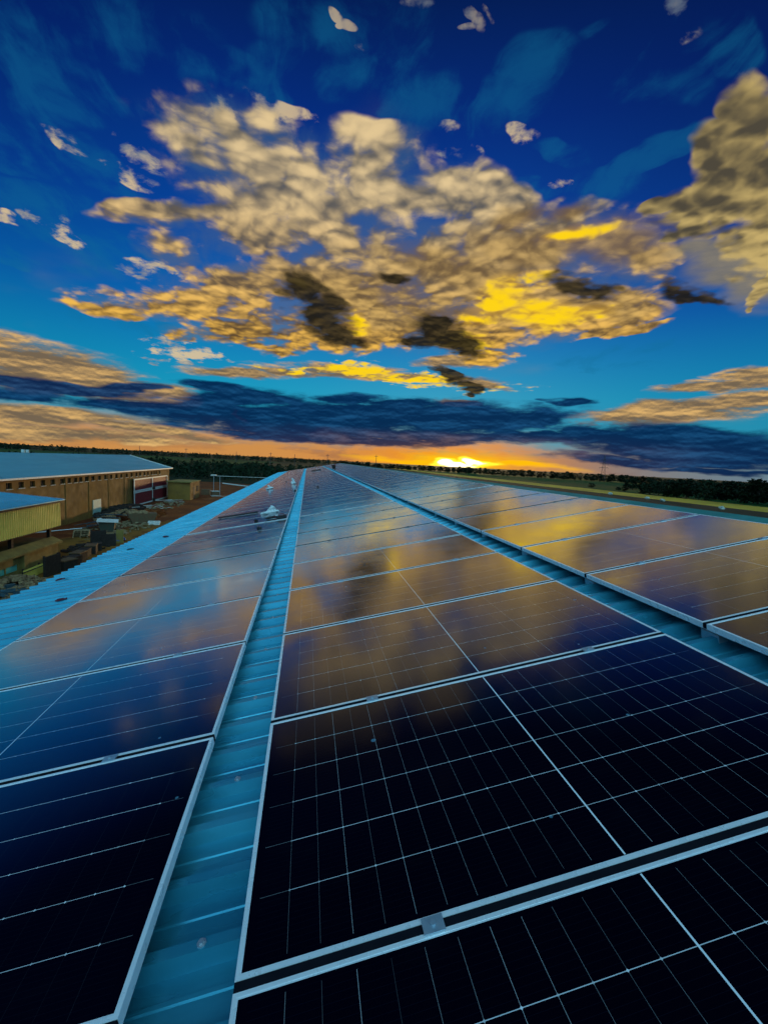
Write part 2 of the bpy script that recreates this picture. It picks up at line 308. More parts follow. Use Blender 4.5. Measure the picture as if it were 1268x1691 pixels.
scene.cycles.adaptive_threshold = .03
scene.cycles.max_bounces = 5; scene.cycles.diffuse_bounces = 2; scene.cycles.glossy_bounces = 3
# ------------------------------------------------------------------ materials
M = {}
def mat(k, *a, **kw): M[k] = material(k, *a, **kw)
mat('aluminium', (.92,.95,.97), .32, .22, var=(.88,.92,.95), scale=9)
mat('clamp_steel', (.42,.52,.60), .4, .5, var=(.34,.44,.52), scale=14)
mat('zinc', (.55,.62,.66), .45, .7, var=(.45,.5,.55), scale=14)
mat('roof_steel', (.065,.43,.57), .30, .45, var=(.035,.30,.43), scale=1.3, stretch=(.5,2.2,1), bump=.02, bscale=3, detail=7)
mat('ridge_steel', (.025,.24,.22), .6, 0, var=(.018,.18,.17), scale=2)
mat('wall_tan', (.27,.135,.022), .9, var=(.17,.082,.014), scale=.6, bump=.3, bscale=6, detail=8)
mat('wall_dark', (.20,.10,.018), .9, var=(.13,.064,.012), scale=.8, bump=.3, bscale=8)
mat('shed_roof', (.10,.36,.46), .6, .05, var=(.075,.30,.40), scale=.35, stretch=(1,.15,1))
mat('annexe_roof', (.06,.44,.64), .5, .1, var=(.04,.37,.57), scale=.8)
mat('yellow_sheet', (.80,.58,.10), .6, 0, var=(.66,.48,.075), scale=1.5)
mat('recess', (.012,.010,.010), .9)
mat('dark_trim', (.035,.020,.014), .8, var=(.05,.03,.02), scale=4)
mat('sill', (.55,.55,.46), .8, var=(.4,.4,.33), scale=4)
mat('red_panel', (.22,.010,.014), .7, var=(.16,.007,.011), scale=3, bump=.2, bscale=10)
mat('white_paint', (.72,.72,.66), .6, var=(.55,.55,.5), scale=6)
mat('pale_door', (.42,.60,.50), .6, var=(.35,.5,.42), scale=5)
mat('green_glass', (.14,.55,.45), .12, var=(.10,.46,.40), scale=3)
mat('dark_glass', (.03,.16,.17), .1, var=(.02,.10,.11), scale=2)
mat('concrete', (.27,.19,.045), .92, var=(.17,.12,.028), scale=1.4, bump=.4, bscale=9, detail=8)
mat('dark_wood', (.028,.018,.012), .85, var=(.016,.010,.008), scale=4)
mat('timber', (.30,.21,.11), .85, var=(.20,.13,.06), scale=6)
mat('skip_green', (.020,.045,.032), .65, var=(.05,.04,.022), scale=4)
mat('skip_grey', (.12,.08,.035), .7, var=(.14,.06,.025), scale=3)
mat('scrap_blue', (.06,.13,.17), .55, .4, var=(.03,.07,.09), scale=5)
mat('tarp_blue', (.03,.12,.42), .5, var=(.02,.08,.3), scale=4, bump=.6, bscale=7)
mat('rubble', (.40,.25,.12), .95, var=(.12,.06,.03), scale=5)
mat('red_bit', (.16,.02,.03), .6, var=(.09,.01,.03), scale=20)
mat('black_plastic', (.012,.012,.015), .5, var=(.02,.02,.022), scale=20)
mat('rubber', (.006,.007,.012), .9, var=(.010,.010,.016), scale=12, spec=.08)  # black that paints in the shade between the panel frames
mat('white_plastic', (.70,.75,.74), .5, var=(.58,.62,.62), scale=20)
mat('pylon_steel', (.045,.05,.06), .7, .2)
mat('bark', (.035,.025,.016), .95, var=(.02,.014,.01), scale=6)
def leaf_mat(name, a, b):
    m = bpy.data.materials.new(name); m.use_nodes = True; t = NT(m.node_tree); bs = t.n['Principled BSDF']
    bs.inputs['Roughness'].default_value = .75; bs.inputs['Specular IOR Level'].default_value = .2
    g = t.n.new('ShaderNodeNewGeometry'); oi = t.n.new('ShaderNodeObjectInfo')
    f = t.math('ADD', t.math('MULTIPLY', g.outputs['Random Per Island'], .7), t.math('MULTIPLY', oi.outputs['Random'], .3))
    t.l.new(t.mix(f, a, b), bs.inputs['Base Color']); M[name] = m
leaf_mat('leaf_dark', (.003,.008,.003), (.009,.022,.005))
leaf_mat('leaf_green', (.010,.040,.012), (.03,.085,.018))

# ground: one sheet to the horizon, colour by patches of crops
def ground_mat(name, a, b, c2, s1, s2, rough=.95, stretch=None):
    m = bpy.data.materials.new(name); m.use_nodes = True; t = NT(m.node_tree); bs = t.n['Principled BSDF']
    bs.inputs['Roughness'].default_value = rough; bs.inputs['Specular IOR Level'].default_value = .15
    tc = t.n.new('ShaderNodeTexCoord').outputs['Object']
    p = t.vmath('MULTIPLY', tc, stretch) if stretch else tc
    k = t.mix(t.step(t.noise(p, s1, 6, .6), .38, .62), a, b)
    k = t.mix(t.step(t.noise(p, s2, 7, .65), .52, .66), k, c2)
    t.l.new(k, bs.inputs['Base Color'])
    bp = t.n.new('ShaderNodeBump'); bp.inputs['Strength'].default_value = .6; bp.inputs['Distance'].default_value = .1
    t.l.new(t.noise(tc, s2*6, 5), bp.inputs['Height']); t.l.new(bp.outputs[0], bs.inputs['Normal'])
    M[name] = m
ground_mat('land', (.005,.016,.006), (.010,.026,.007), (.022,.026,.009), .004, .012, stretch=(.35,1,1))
ground_mat('earth', (.20,.046,.010), (.11,.026,.008), (.27,.09,.024), .12, .5)
ground_mat('mud', (.24,.105,.018), (.16,.07,.014), (.10,.038,.010), .25, .7)
ground_mat('dry_grass', (.60,.33,.035), (.42,.24,.028), (.66,.42,.09), .05, .3)
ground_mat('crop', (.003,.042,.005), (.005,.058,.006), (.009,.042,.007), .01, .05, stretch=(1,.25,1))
ground_mat('verge', (.018,.022,.010), (.03,.026,.014), (.05,.035,.02), .06, .4)

# ------------------------------------------------------------------ solar panels
W_, L_, G_, FH = 2.278, 1.135, .027, .035
SLOPE, HP = .1936, 1.2954
EX = Vector((math.cos(SLOPE), 0, math.sin(SLOPE))); EN = Vector((-math.sin(SLOPE), 0, math.cos(SLOPE))); EY = Vector((0,1,0))
def rp(X, Y, h=0.0): return CAM + EX*X + EY*Y + EN*(h - HP)      # roof coordinates; h=0 is the panels' top face
ROT = Matrix((EX, EY, EN)).transposed()
MROOF = Matrix.Translation(rp(0,0,0)) @ ROT.to_4x4()
EUL = ROT.to_euler()

def panel_material(key, vgain):
    m = bpy.data.materials.new(key); m.use_nodes = True; t = NT(m.node_tree); bs = t.n['Principled BSDF']
    tc = t.n.new('ShaderNodeTexCoord').outputs['Object']
    oi = t.n.new('ShaderNodeObjectInfo').outputs['Random']
    x, y, z = t.sep(tc)
    mx, my = .042, .030                       # dark margin round the cells
    halfw = W_/2
    cw = (halfw - mx - .012)/12; ch = (L_ - 2*my)/6
    xa = t.math('ABSOLUTE', t.math('SUBTRACT', x, halfw))            # distance from the centre strip
    xl = t.math('SUBTRACT', xa, .012)
    yl = t.math('SUBTRACT', y, my)
    dxl = t.math('PINGPONG', xl, cw/2); dyl = t.math('PINGPONG', yl, ch/2)
    inx = t.math('MULTIPLY', t.math('GREATER_THAN', xl, cw*.5), t.math('LESS_THAN', xl, cw*11.5))
    iny = t.math('MULTIPLY', t.math('GREATER_THAN', yl, ch*.5), t.math('LESS_THAN', yl, ch*5.5))
    insx = t.math('LESS_THAN', xl, cw*12); insy = t.math('MULTIPLY', t.math('GREATER_THAN', yl, 0.0), t.math('LESS_THAN', yl, ch*6))
    # the gaps are not equally bright: each line, and each stretch of it, has its own strength
    cellid = t.comb(t.math('ROUND', t.math('DIVIDE', t.math('SUBTRACT', x, halfw), cw)), t.math('MULTIPLY', t.math('ROUND', t.math('DIVIDE', yl, ch)), 7.3), t.math('MULTIPLY', oi, 50))
    wn = t.n.new('ShaderNodeTexWhiteNoise'); t.l.new(cellid, wn.inputs['Vector'])
    lineid = t.comb(t.math('ROUND', t.math('DIVIDE', t.math('SUBTRACT', x, halfw), cw)), 0.0, t.math('MULTIPLY', oi, 50))
    wl = t.n.new('ShaderNodeTexWhiteNoise'); t.l.new(lineid, wl.inputs['Vector'])
    rowid = t.comb(0.0, t.math('ROUND', t.math('DIVIDE', yl, ch)), t.math('MULTIPLY', oi, 50))
    wr = t.n.new('ShaderNodeTexWhiteNoise'); t.l.new(rowid, wr.inputs['Vector'])
    vert = t.math('MULTIPLY', t.math('MULTIPLY', t.math('LESS_THAN', dxl, .0006), t.math('MULTIPLY', inx, insy)), t.math('MULTIPLY_ADD', t.math('POWER', wl.outputs[0], 1.6), .45*vgain, .05*vgain))
    horz = t.math('MULTIPLY', t.math('MULTIPLY', t.math('LESS_THAN', dyl, .0010), t.math('MULTIPLY', iny, insx)), t.math('MULTIPLY_ADD', wr.outputs[0], .4, .6))
    endc = t.step(t.math('SUBTRACT', cw*11.0, xl), 0, .004, .18, 1.0)  # fainter in the outermost half cell
    horz = t.math('MULTIPLY', horz, endc)
    dia = t.math('MULTIPLY', t.math('LESS_THAN', t.math('ADD', dxl, dyl), .0042), t.math('MULTIPLY', t.math('MULTIPLY', inx, iny), t.math('MULTIPLY_ADD', wn.outputs[0], .7, .3)))
    mid = t.math('MULTIPLY', t.math('LESS_THAN', xa, .0028), t.math('MULTIPLY', t.math('GREATER_THAN', yl, -.012), t.math('LESS_THAN', yl, ch*6+.012)))
    line = t.math('MAXIMUM', t.math('MAXIMUM', vert, horz), t.math('MAXIMUM', dia, mid))
    bus = t.math('MULTIPLY', t.math('LESS_THAN', t.math('PINGPONG', yl, ch/20), .0004), t.math('MULTIPLY', insx, insy))
    cells = t.mix(t.noise(tc, 1.3, 3), (.0006,.0007,.0036), (.0010,.0011,.0060))
    cells = t.mix(t.math('MULTIPLY', bus, .07), cells, (.05,.07,.12))
    # dried drops and dust
    vp = t.vmath('ADD', tc, t.comb(t.math('MULTIPLY', oi, 37.0), t.math('MULTIPLY', oi, 91.0), 0.0))
    v = t.n.new('ShaderNodeTexVoronoi'); v.inputs['Scale'].default_value = 5.5; t.l.new(vp, v.inputs['Vector'])
    cr, cg, cb = t.sep(v.outputs['Color'])
    spot = t.math('MULTIPLY', t.step(v.outputs['Distance'], t.math('MULTIPLY', cg, .07), t.math('MULTIPLY_ADD', cg, .07, .014), 1.0, 0.0), t.math('GREATER_THAN', cr, .58))
    cells = t.mix(t.math('MULTIPLY', spot, .8), cells, t.mix(cb, (.09,.24,.36), (.10,.15,.07)))
    dust = t.step(t.noise(t.vmath('MULTIPLY', vp, (1.0, 3.0, 1.0)), 2.6, 7, .7), .50, .8, 0, .006)
    cells = t.mix(dust, cells, (.30,.30,.26))
    t.l.new(t.mix(line, cells, (.86,.90,.94)), bs.inputs['Base Color'])
    rgh = t.math('ADD', t.step(t.noise(vp, 2.2, 5, .6), .3, .7, .10, .165), t.math('MULTIPLY', spot, .3))
    bs.inputs['Roughness'].default_value = .6; bs.inputs['Specular IOR Level'].default_value = 0
    bp = t.n.new('ShaderNodeBump'); bp.inputs['Strength'].default_value = .05; bp.inputs['Distance'].default_value = .01
    t.l.new(t.noise(tc, 3.0, 3), bp.inputs['Height'])
    # anti-reflective glass: next to no mirror face on, strong mirror at a glancing angle
    gl = t.n.new('ShaderNodeBsdfGlossy'); t.l.new(rgh, gl.inputs['Roughness']); t.l.new(bp.outputs[0], gl.inputs['Normal']); gl.inputs['Color'].default_value = (.96,.97,1,1)
    lw = t.n.new('ShaderNodeLayerWeight'); lw.inputs['Blend'].default_value = .5
    fr = t.step(lw.outputs['Facing'], .40, .92, .012, .93)
    mx_ = t.n.new('ShaderNodeMixShader'); t.l.new(fr, mx_.inputs[0]); t.l.new(bs.outputs[0], mx_.inputs[1]); t.l.new(gl.outputs[0], mx_.inputs[2])
    t.l.new(mx_.outputs[0], t.n['Material Output'].inputs['Surface'])
    return m
M['cells'] = panel_material('solar_cells', 1.0); M['cells_no_glint'] = panel_material('solar_cells_no_glint', .06)  # left column: lines dimmed in the colour, as they catch no glint there

LIP = .011
root0 = empty('solar_panel', (0,0,0))
f = MB()
f.box(0, W_, 0, LIP, 0, FH); f.box(0, W_, L_-LIP, L_, 0, FH); f.box(0, LIP, LIP, L_-LIP, 0, FH); f.box(W_-LIP, W_, LIP, L_-LIP, 0, FH)
# inner step of the frame, seen as a thin second line
for b in ((LIP, W_-LIP, LIP, LIP+.004), (LIP, W_-LIP, L_-LIP-.004, L_-LIP)): f.box(*b, .004, FH-.0008)
for b in ((LIP, LIP+.004, LIP+.004, L_-LIP-.004), (W_-LIP-.004, W_-LIP, LIP+.004, L_-LIP-.004)): f.box(*b, .004, FH-.0008)
f.build('frame', M['aluminium'], root0)
g = MB(); g.box(LIP+.0005, W_-LIP-.0005, LIP+.0005, L_-LIP-.0005, FH-.0095, FH-.0018); g.build('cell_sheet', M['cells'], root0)
sl = MB(); sl.box(0, W_, L_+.0015, L_+G_-.0015, .004, FH-.0015); sl.build('gap_shade', M['rubber'], root0)  # added black strip, stands in for the shade in the gap
bulge = MB(); bulge.prism([Vector((0,L_-.0095,FH+.0005)), Vector((0,L_+G_+.0095,FH+.0005)), Vector((0,L_+G_+.0095,FH+.002)), Vector((0,L_+G_/2,FH+.004)), Vector((0,L_-.0095,FH+.002))], (0,0,0), (W_,0,0)); bo = bulge.build('gap_shade', M['rubber'], None); BULGE = bo.data; bpy.data.objects.remove(bo)  # far rows: wider strip over the lips, painting the whole seam dark
clamp = MB(); cl_y = L_ + G_/2
clamp.box(-.03, .03, L_-.008, L_+G_+.008, FH+.0015, FH+.006); clamp.box(-.03, .03, L_+.006, L_+G_-.006, .0, FH+.0015); clamp.tube((0, cl_y, FH+.006), (0, cl_y, FH+.012), .008, 6)
c1 = clamp.build('mid_clamp', M['clamp_steel'], root0); c1.location = (.53, 0, 0)
SHADE_CLAMP = c1.data.copy(); SHADE_CLAMP.materials[0] = M['pylon_steel']  # shaded copy of the clamp, so far seams read dark
c2 = c1.copy(); COL.objects.link(c2); c2.parent = root0; c2.location = (1.79, 0, 0)
ft = MB(); ft.box(-.02, .02, L_-.14, L_+.16, -.028, -.0015); ft.box(-.03, .03, L_-.05, L_+.07, -.086, -.028)
for fx in (.06, 1.14, 2.21):
    o = ft.build('mounting_foot', M['zinc'], root0) if fx == .06 else None
    if o is None: o = foot0.copy(); COL.objects.link(o); o.parent = root0
    else: foot0 = o
    o.location = (fx, 0, 0)

X2 = -.3998
COLS = [('centre', X2), ('left', X2-.2827-W_), ('right', X2+W_+.2802)]
ORD = ['first','second','third','fourth','fifth','sixth','seventh','eighth','ninth','tenth','eleventh','twelfth','thirteenth','fourteenth','fifteenth','sixteenth','seventeenth','eighteenth','nineteenth','twentieth']
PH = L_ + G_
def panel_y(k): return -.1255 + k*PH + (.13 if k >= 9 else 0)
NROW = 56
rp_rng = random.Random(11)
no_glint_sheet = bpy.data.objects['cell_sheet'].data.copy(); no_glint_sheet.materials[0] = M['cells_no_glint']
first = True
for ci, (cn, cx) in enumerate(COLS):
    for k in range(NROW):
        if first: o = root0; first = False
        elif k < 22: o = copy_tree(root0)
        else:
            o = root0.copy(); COL.objects.link(o)
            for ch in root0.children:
                if ch.name.split('.')[0] in ('frame', 'cell_sheet', 'gap_shade'): copy_tree(ch, o)
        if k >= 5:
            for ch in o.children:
                if ch.name.startswith('gap_shade'): ch.data = BULGE
                elif ch.name.startswith('mid_clamp'): ch.data = SHADE_CLAMP
        if cn == 'left':
            for ch in o.children:
                if ch.name.startswith('cell_sheet'): ch.data = no_glint_sheet
        o.location = rp(cx, panel_y(k), -FH)
        jx, jy = rp_rng.uniform(-.10, .10), rp_rng.uniform(-.12, .12)
        if k < 3: jx *= .3; jy *= .3
        o.rotation_euler = (ROT @ Matrix.Rotation(rad(jx), 3, 'X') @ Matrix.Rotation(rad(jy), 3, 'Y')).to_euler()
        if k < 20: lab = f'dark blue solar panel, {ORD[k]} from the camera in the {cn} column on the roof'
        else: lab = f'one of the tightly foreshortened solar panels at the far end of the {cn} column'
        tag(o, lab, 'solar panel', 'solar panels laid in three columns on the roof' if k < 20 else f'far solar panels of the {cn} column')

# ------------------------------------------------------------------ the roof we stand on
wh = empty('warehouse', (0, 0, 0)); tag(wh, 'long warehouse whose blue ribbed steel roof carries the three columns of solar panels', 'building')
XE, XR = -4.62, 4.86; Y0, Y1 = -4.0, 67.2; DEP = -.125
def rib_sheet(name, xa, xb, fn, material_key):
    mb = MB(); per = .23; prof = [(0,0),(.060,0),(.064,.005),(.076,.005),(.080,0),(.136,0),(.152,.046),(.188,.046),(.212,0)]
    pts = []; y = Y0
    while y < Y1:
        pts += [(y+a, b) for a, b in prof]; y += per
    pts.append((y, 0))
    for a, b in pts: mb.v += [tuple(fn(xa, a, DEP+b)), tuple(fn(xb, a, DEP+b))]
    for i in range(len(pts)-1): mb.f.append((2*i, 2*i+1, 2*i+3, 2*i+2))
    return mb.build(name, M[material_key], wh)
rib_sheet('roof_sheet', XE, XR, rp, 'roof_steel')
APEX = rp(XR, 0, DEP)
EX2 = Vector((math.cos(SLOPE), 0, -math.sin(SLOPE))); EN2 = Vector((math.sin(SLOPE), 0, math.cos(SLOPE)))
def rp2(X, Y, h): return APEX + EX2*X + EY*Y + EN2*(h-DEP)
rib_sheet('roof_sheet', .004, 9.0, rp2, 'roof_steel')
rc = MB(); a = rp(XR-.26, 0, DEP+.050); b = rp(XR, 0, DEP+.068); c_ = rp2(.26, 0, DEP+.050)
for p, q in ((a, b), (b, c_)):
    n = Vector((0,0,-.002))
    rc.prism([p, q, q+n, p+n], (0,Y0,0), (0,Y1,0))
rc.build('ridge_cap', M['ridge_steel'], wh)
# screws through the ribs along three purlin lines
sc = MB(); sc.tube((0,0,0), (0,0,.004), .014, 8); sc.tube((0,0,.004), (0,0,.011), .008, 6)
scr = None; ns_ = 0
for i in range(2, 90, 2):
    for X in ((-3.35 if i % 4 else -4.15),):
        o = sc.build('roof_screw', M['zinc'], wh) if scr is None else scr.copy()
        if scr is None: scr = o
        else: COL.objects.link(o); o.parent = wh
        o.location = rp(X*1.05, Y0 + .23*26 + i*.23 + .170, DEP+.046); o.rotation_euler = EUL
for i in range(0, 40, 3):
    o = scr.copy(); COL.objects.link(o); o.parent = wh
    o.location = rp(X2-.14, Y0 + .23*19 + i*.23 + .170, DEP+.046); o.rotation_euler = EUL
wl = MB(); ze = rp(XE,0,DEP).z - .10; xe = rp(XE,0,0).x + .25; xr = APEX.x; xo = 2*xr - xe; zr = APEX.z - .12
z_at = lambda x: zr - abs(x-xr)*math.tan(SLOPE)
for yy in (Y0+.2, Y1-.4):
    wl.prism([Vector((xe,yy,0)), Vector((xo,yy,0)), Vector((xo,yy,z_at(xo))), Vector((xr,yy,zr)), Vector((xe,yy,z_at(xe)))], (0,0,0), (0,.2,0))
wl.box(xe, xe+.2, Y0+.41, Y1-.41, 0, z_at(xe)); wl.box(xo-.2, xo, Y0+.41, Y1-.41, 0, z_at(xo))
wl.build('wall', M['wall_tan'], wh)

# ---- loose things lying on the roof
def on_roof(name, label, cat, X, Y, h, yaw=0, group=None):
    e = empty(name, rp(X, Y, h), (ROT @ Matrix.Rotation(rad(yaw), 3, 'Z')).to_euler()); tag(e, label, cat, group); return e
def loose(name, label, cat, X, Y, h, mb, mk, yaw=0, bevel=0, smooth=False, group=None):
    o = mb.build(name, M[mk], None, bevel, smooth); o.location = rp(X, Y, h); o.rotation_euler = (ROT @ Matrix.Rotation(rad(yaw), 3, 'Z')).to_euler()
    tag(o, label, cat, group); return o
rail = MB(); 
for q in ((-.55,.55,-.02,-.016,0,.035), (-.55,.55,.016,.02,0,.035), (-.55,.55,-.016,.016,0,.004), (-.55,.55,-.02,-.008,.035,.038), (-.55,.55,.008,.02,.035,.038)): rail.box(*q)
loose('metal_rail', 'long dark aluminium rail lying loose across the left column of panels', 'rail', -2.16, 12.85, .004, rail, 'black_plastic', -4)
pb = MB(); pb.blob((0,0,.03), (.22,.10,.05), 3, 9, 6, .4); pb.blob((.03,.01,.09), (.10,.07,.09), 4, 8, 6, .45)
bag = loose('plastic_bag', 'crumpled pale plastic bag on the left column of panels beside dark tools', 'bag', -1.2, 12.1, .004, pb, 'white_plastic', 20)
pb2 = MB(); pb2.blob((0,0,.04), (.17,.11,.07), 5, 9, 6, .4); pb2.blob((-.03,0,.12), (.08,.07,.09), 6, 8, 6, .45)
loose('plastic_bag', 'small white bag further off, near the left edge of the left column of panels', 'bag', -2.2, 24.0, .004, pb2, 'white_plastic', 0)
pb3 = MB(); pb3.blob((0,0,.08), (.13,.11,.10), 9, 9, 6, .4); pb3.blob((.01,0,.22), (.07,.06,.12), 10, 8, 6, .4)
loose('plastic_bag', 'small white upright bag near the narrow gap, far up the left column', 'bag', -1.0, 25.2, .004, pb3, 'white_plastic', 0)
dr = on_roof('power_drill', 'dark cordless drill lying flat on the left panels beside the pale bag', 'drill', -1.0, 10.85, .004, 15)
q = MB(); q.tube((-.17,0,.035), (.02,0,.035), .033, 10); q.tube((-.23,0,.035), (-.17,0,.035), .014, 8, .024); q.build('body', M['black_plastic'], dr)
q = MB(); q.bar((0,0,.03), (.05,-.13,.03), .05, .04); q.build('handle', M['red_bit'], dr); q = MB(); q.box(.01,.11,-.19,-.12,.002,.06); q.build('battery', M['black_plastic'], dr)
tb = on_roof('tool_box', 'small black tool box by the narrow gap, right of the drill', 'tool box', -.82, 10.62, .004, 6)
q = MB(); q.box(-.11,.11,-.06,.06,0,.07); q.build('box', M['black_plastic'], tb, .008); q = MB(); q.bar((-.06,0,.07),(-.06,0,.10),.014); q.bar((.06,0,.07),(.06,0,.10),.014); q.bar((-.067,0,.105),(.067,0,.105),.016); q.build('handle', M['red_bit'], tb)
def clamp_mesh():
    c = MB(); c.box(-.04,.04,-.03,.03,0,.008); c.box(-.04,.04,-.03,-.022,.008,.05); c.box(-.04,.04,.022,.03,.008,.05); c.tube((0,0,.008),(0,0,.075),.008,6); return c
loose('loose_clamp', 'small dark clamp left on the left panels in front of the drill', 'clamp', -1.2, 9.3, .004, clamp_mesh(), 'black_plastic', 30)
loose('loose_clamp', 'small dark clamp on the left panels, left of the drill', 'clamp', -1.42, 10.7, .004, clamp_mesh(), 'black_plastic', 70)
loose('loose_clamp', 'tiny dark clamp near the left edge of the centre column, far off', 'clamp', .24, 19.6, .004, clamp_mesh(), 'black_plastic', 10)
loose('loose_clamp', 'tiny dark clamp beside the narrow gap, far up the left column', 'clamp', -.75, 19.4, .004, clamp_mesh(), 'black_plastic', 10)
loose('loose_clamp', 'tiny dark clamp in the middle of the left column, farthest of the loose clamps', 'clamp', -1.6, 29.6, .004, clamp_mesh(), 'black_plastic', 10)
bk = on_roof('bucket', 'dark round bucket standing on the far right column of panels beside the wide gap', 'bucket', 2.36, 43.4, .004)
q = MB(); q.tube((0,0,0),(0,0,.34),.15,16,.19); q.build('body', M['dark_wood'], bk); q = MB(); q.tube((0,0,.34),(0,0,.37),.2,16); q.build('rim', M['red_bit'], bk)
pl = MB(); pl.box(-.5,.5,-.09,.09,0,.04); pl.box(-.45,.48,-.05,.07,.041,.07)
loose('timber_board', 'two dark boards stacked on the far part of the centre column', 'boards', .66, 45.9, .004, pl, 'dark_wood', 5)
sh = MB(); sh.box(-.065,.065,-.022,.022,0,.016); sh.box(-.045,.03,-.013,.013,.016,.026); 
loose('offcut', 'dark red offcut on the blue roof edge, nearest the camera', 'offcut', -3.46, 6.27, DEP+.047, sh, 'red_bit', 12, .004)
loose('offcut', 'dark red offcut lying at the very eave of the blue roof strip', 'offcut', -4.24, 7.8, DEP+.047, sh, 'red_bit', 40, .004)
loose('offcut', 'dark red offcut on the blue roof strip, farthest of the three', 'offcut', -3.66, 11.3, DEP+.047, sh, 'red_bit', -15, .004)
loose('offcut', 'thin blackish offcut on the blue roof strip between two red ones', 'offcut', -4.0, 10.05, DEP+.047, sh, 'black_plastic', 5, .004)

# ------------------------------------------------------------------ land
def sheet(name, pts, z, mk):
    mb = MB(); mb.quad(*[(x, y, z) for x, y in pts]); return tag(mb.build(name, M[mk]), kind='structure')
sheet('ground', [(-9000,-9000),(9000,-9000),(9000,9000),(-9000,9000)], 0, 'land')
sheet('dirt_yard', [(-60,-20),(-3,-20),(-3,110),(-10,126),(-24,134),(-34,131),(-38,100),(-60,90)], .006, 'earth')
sheet('muddy_ground', [(-24,-20),(-10,-20),(-9,60),(-14.5,57),(-17.5,50.5),(-18.4,46),(-21,41.5),(-24,39)], .012, 'mud')
sheet('verge', [(16,-60),(124,-60),(124,900),(16,900)], .006, 'verge')
sheet('grass_strip', [(122,-60),(146,-60),(146,900),(122,900)], .012, 'dry_grass')
sheet('green_field', [(149,-80),(520,-80),(430,720),(149,620)], .012, 'crop')
sheet('crop_field', [(-700,380),(-60,380),(-40,760),(-900,760)], .006, 'crop')
# ------------------------------------------------------------------ shed across the yard
SX = -24.2
shed = empty('shed', (SX, 45, 0)); tag(shed, 'long tan rendered shed with pale blue roof and a row of small windows', 'building')
def sb(mb, name, mk, parent=None, **k):
    o = mb.build(name, M[mk], shed if parent is None else parent, **k)
    if parent is None: o.location = (-SX, -45, 0)
    return o
BX, SY0, SY1, SE = -37.4, 4.0, 84.4, 5.12
WY = [33.0,35.2,37.2,39.0,41.2,42.8,44.4,46.0,47.6,49.3,50.6,51.9,53.0,54.3,55.8,57.4,59.0,60.6,62.2,63.7,65.5,67.2,69.0,70.4,72.2,73.7,75.4,76.5,77.5,79.2]
def wall_with_holes(x0, x1, y0, y1, z0, z1, holes):
    mb = MB(); y = y0
    for (a, b, c, d) in sorted(holes):
        mb.box(x0, x1, y, a, z0, z1); mb.box(x0, x1, a, b, z0, c); mb.box(x0, x1, a, b, d, z1); y = b
    mb.box(x0, x1, y, y1, z0, z1); return mb
holes = [(y-.36, y+.36, 4.25, 4.76) for y in WY]
sb(wall_with_holes(SX-.25, SX, SY0, SY1, 0, SE, holes), 'wall', 'wall_tan')
mb = MB(); mb.box(BX, BX+.25, SY0, SY1, 0, SE)
for yy in (SY0+.002, SY1-.252):
    mb.prism([Vector((SX-.252,yy,0)), Vector((BX+.252,yy,0)), Vector((BX+.252,yy,SE)), Vector(((SX+BX)/2,yy,SE+1.78)), Vector((SX-.252,yy,SE))], (0,0,0), (0,.25,0))
sb(mb, 'wall', 'wall_tan')
for y in WY:
    w_ = MB(); w_.box(SX-.24, SX-.18, y-.355, y+.355, 4.255, 4.755); o = sb(w_, 'window', 'recess')
    s_ = MB(); s_.box(SX-.2, SX+.07, y-.42, y+.42, 4.18, 4.248); so_ = s_.build('sill', M['sill'], o)
    g_ = MB(); g_.bar((SX-.12, y, 4.255), (SX-.12, y, 4.755), .05); g_.bar((SX-.12, y-.355, 4.5), (SX-.12, y+.355, 4.5), .04); g_.build('glazing_bar', M['dark_trim'], o)
for y in (40.1, 50.0, 54.9, 59.9, 34.5, 64.8):
    p_ = MB(); p_.box(SX+.002, SX+.05, y-.2, y+.2, 0, SE-.27); sb(p_, 'pilaster', 'wall_tan')
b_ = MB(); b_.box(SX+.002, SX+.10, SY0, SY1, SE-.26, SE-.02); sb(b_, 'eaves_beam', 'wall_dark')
RZ = SE + 1.95; rx_ = (SX+BX)/2
r_ = MB()
for sgn, xe_ in ((1, SX+.45), (-1, BX-.45)):
    n = int((SY1-SY0+.6)/.8); 
    for i in range(n):
        y = SY0-.3+i*.8
        for (a, b, dz) in ((0,.72,0),(.72,.8,.05)):
            r_.quad((rx_, y+a, RZ+dz), (rx_, y+b, RZ+dz), (xe_, y+b, SE-.02+dz), (xe_, y+a, SE-.02+dz))
    r_.quad((rx_, SY0-.3, RZ-.06), (rx_, SY1+.3, RZ-.06), (xe_, SY1+.3, SE-.08), (xe_, SY0-.3, SE-.08))
sb(r_, 'roof', 'shed_roof')
e_ = MB(); e_.box(SX+.45, SX+.50, SY0-.3, SY1+.5, SE-.10, SE+.05); sb(e_, 'gutter', 'white_paint')
e_ = MB(); e_.bar((rx_, SY1+.5, RZ), (SX+.5, SY1+.5, SE), .06, .14); sb(e_, 'barge_board', 'white_paint')
v_ = MB()
for y in (55, 55.8): v_.tube((rx_, y, RZ), (rx_, y, RZ+.35), .16, 8)
sb(v_, 'roof_vent', 'white_paint')
d_ = MB(); d_.box(SX+.003, SX+.06, 55.6, 57.6, .3, 2.0); sb(d_, 'door', 'pale_door')
d_ = MB(); d_.box(SX+.003, SX+.03, 66.0, 66.95, 0, 4.0); 
gt = MB(); gt.box(SX+.20, SX+.26, 67.2, 82.0, .1, 3.85); gate = sb(gt, 'sliding_gate', 'red_panel')
gf = MB()
for z in (.16, 1.98, 2.2, 3.85): gf.box(SX+.262, SX+.34, 67.1, 82.1, z-.09, z+.09)
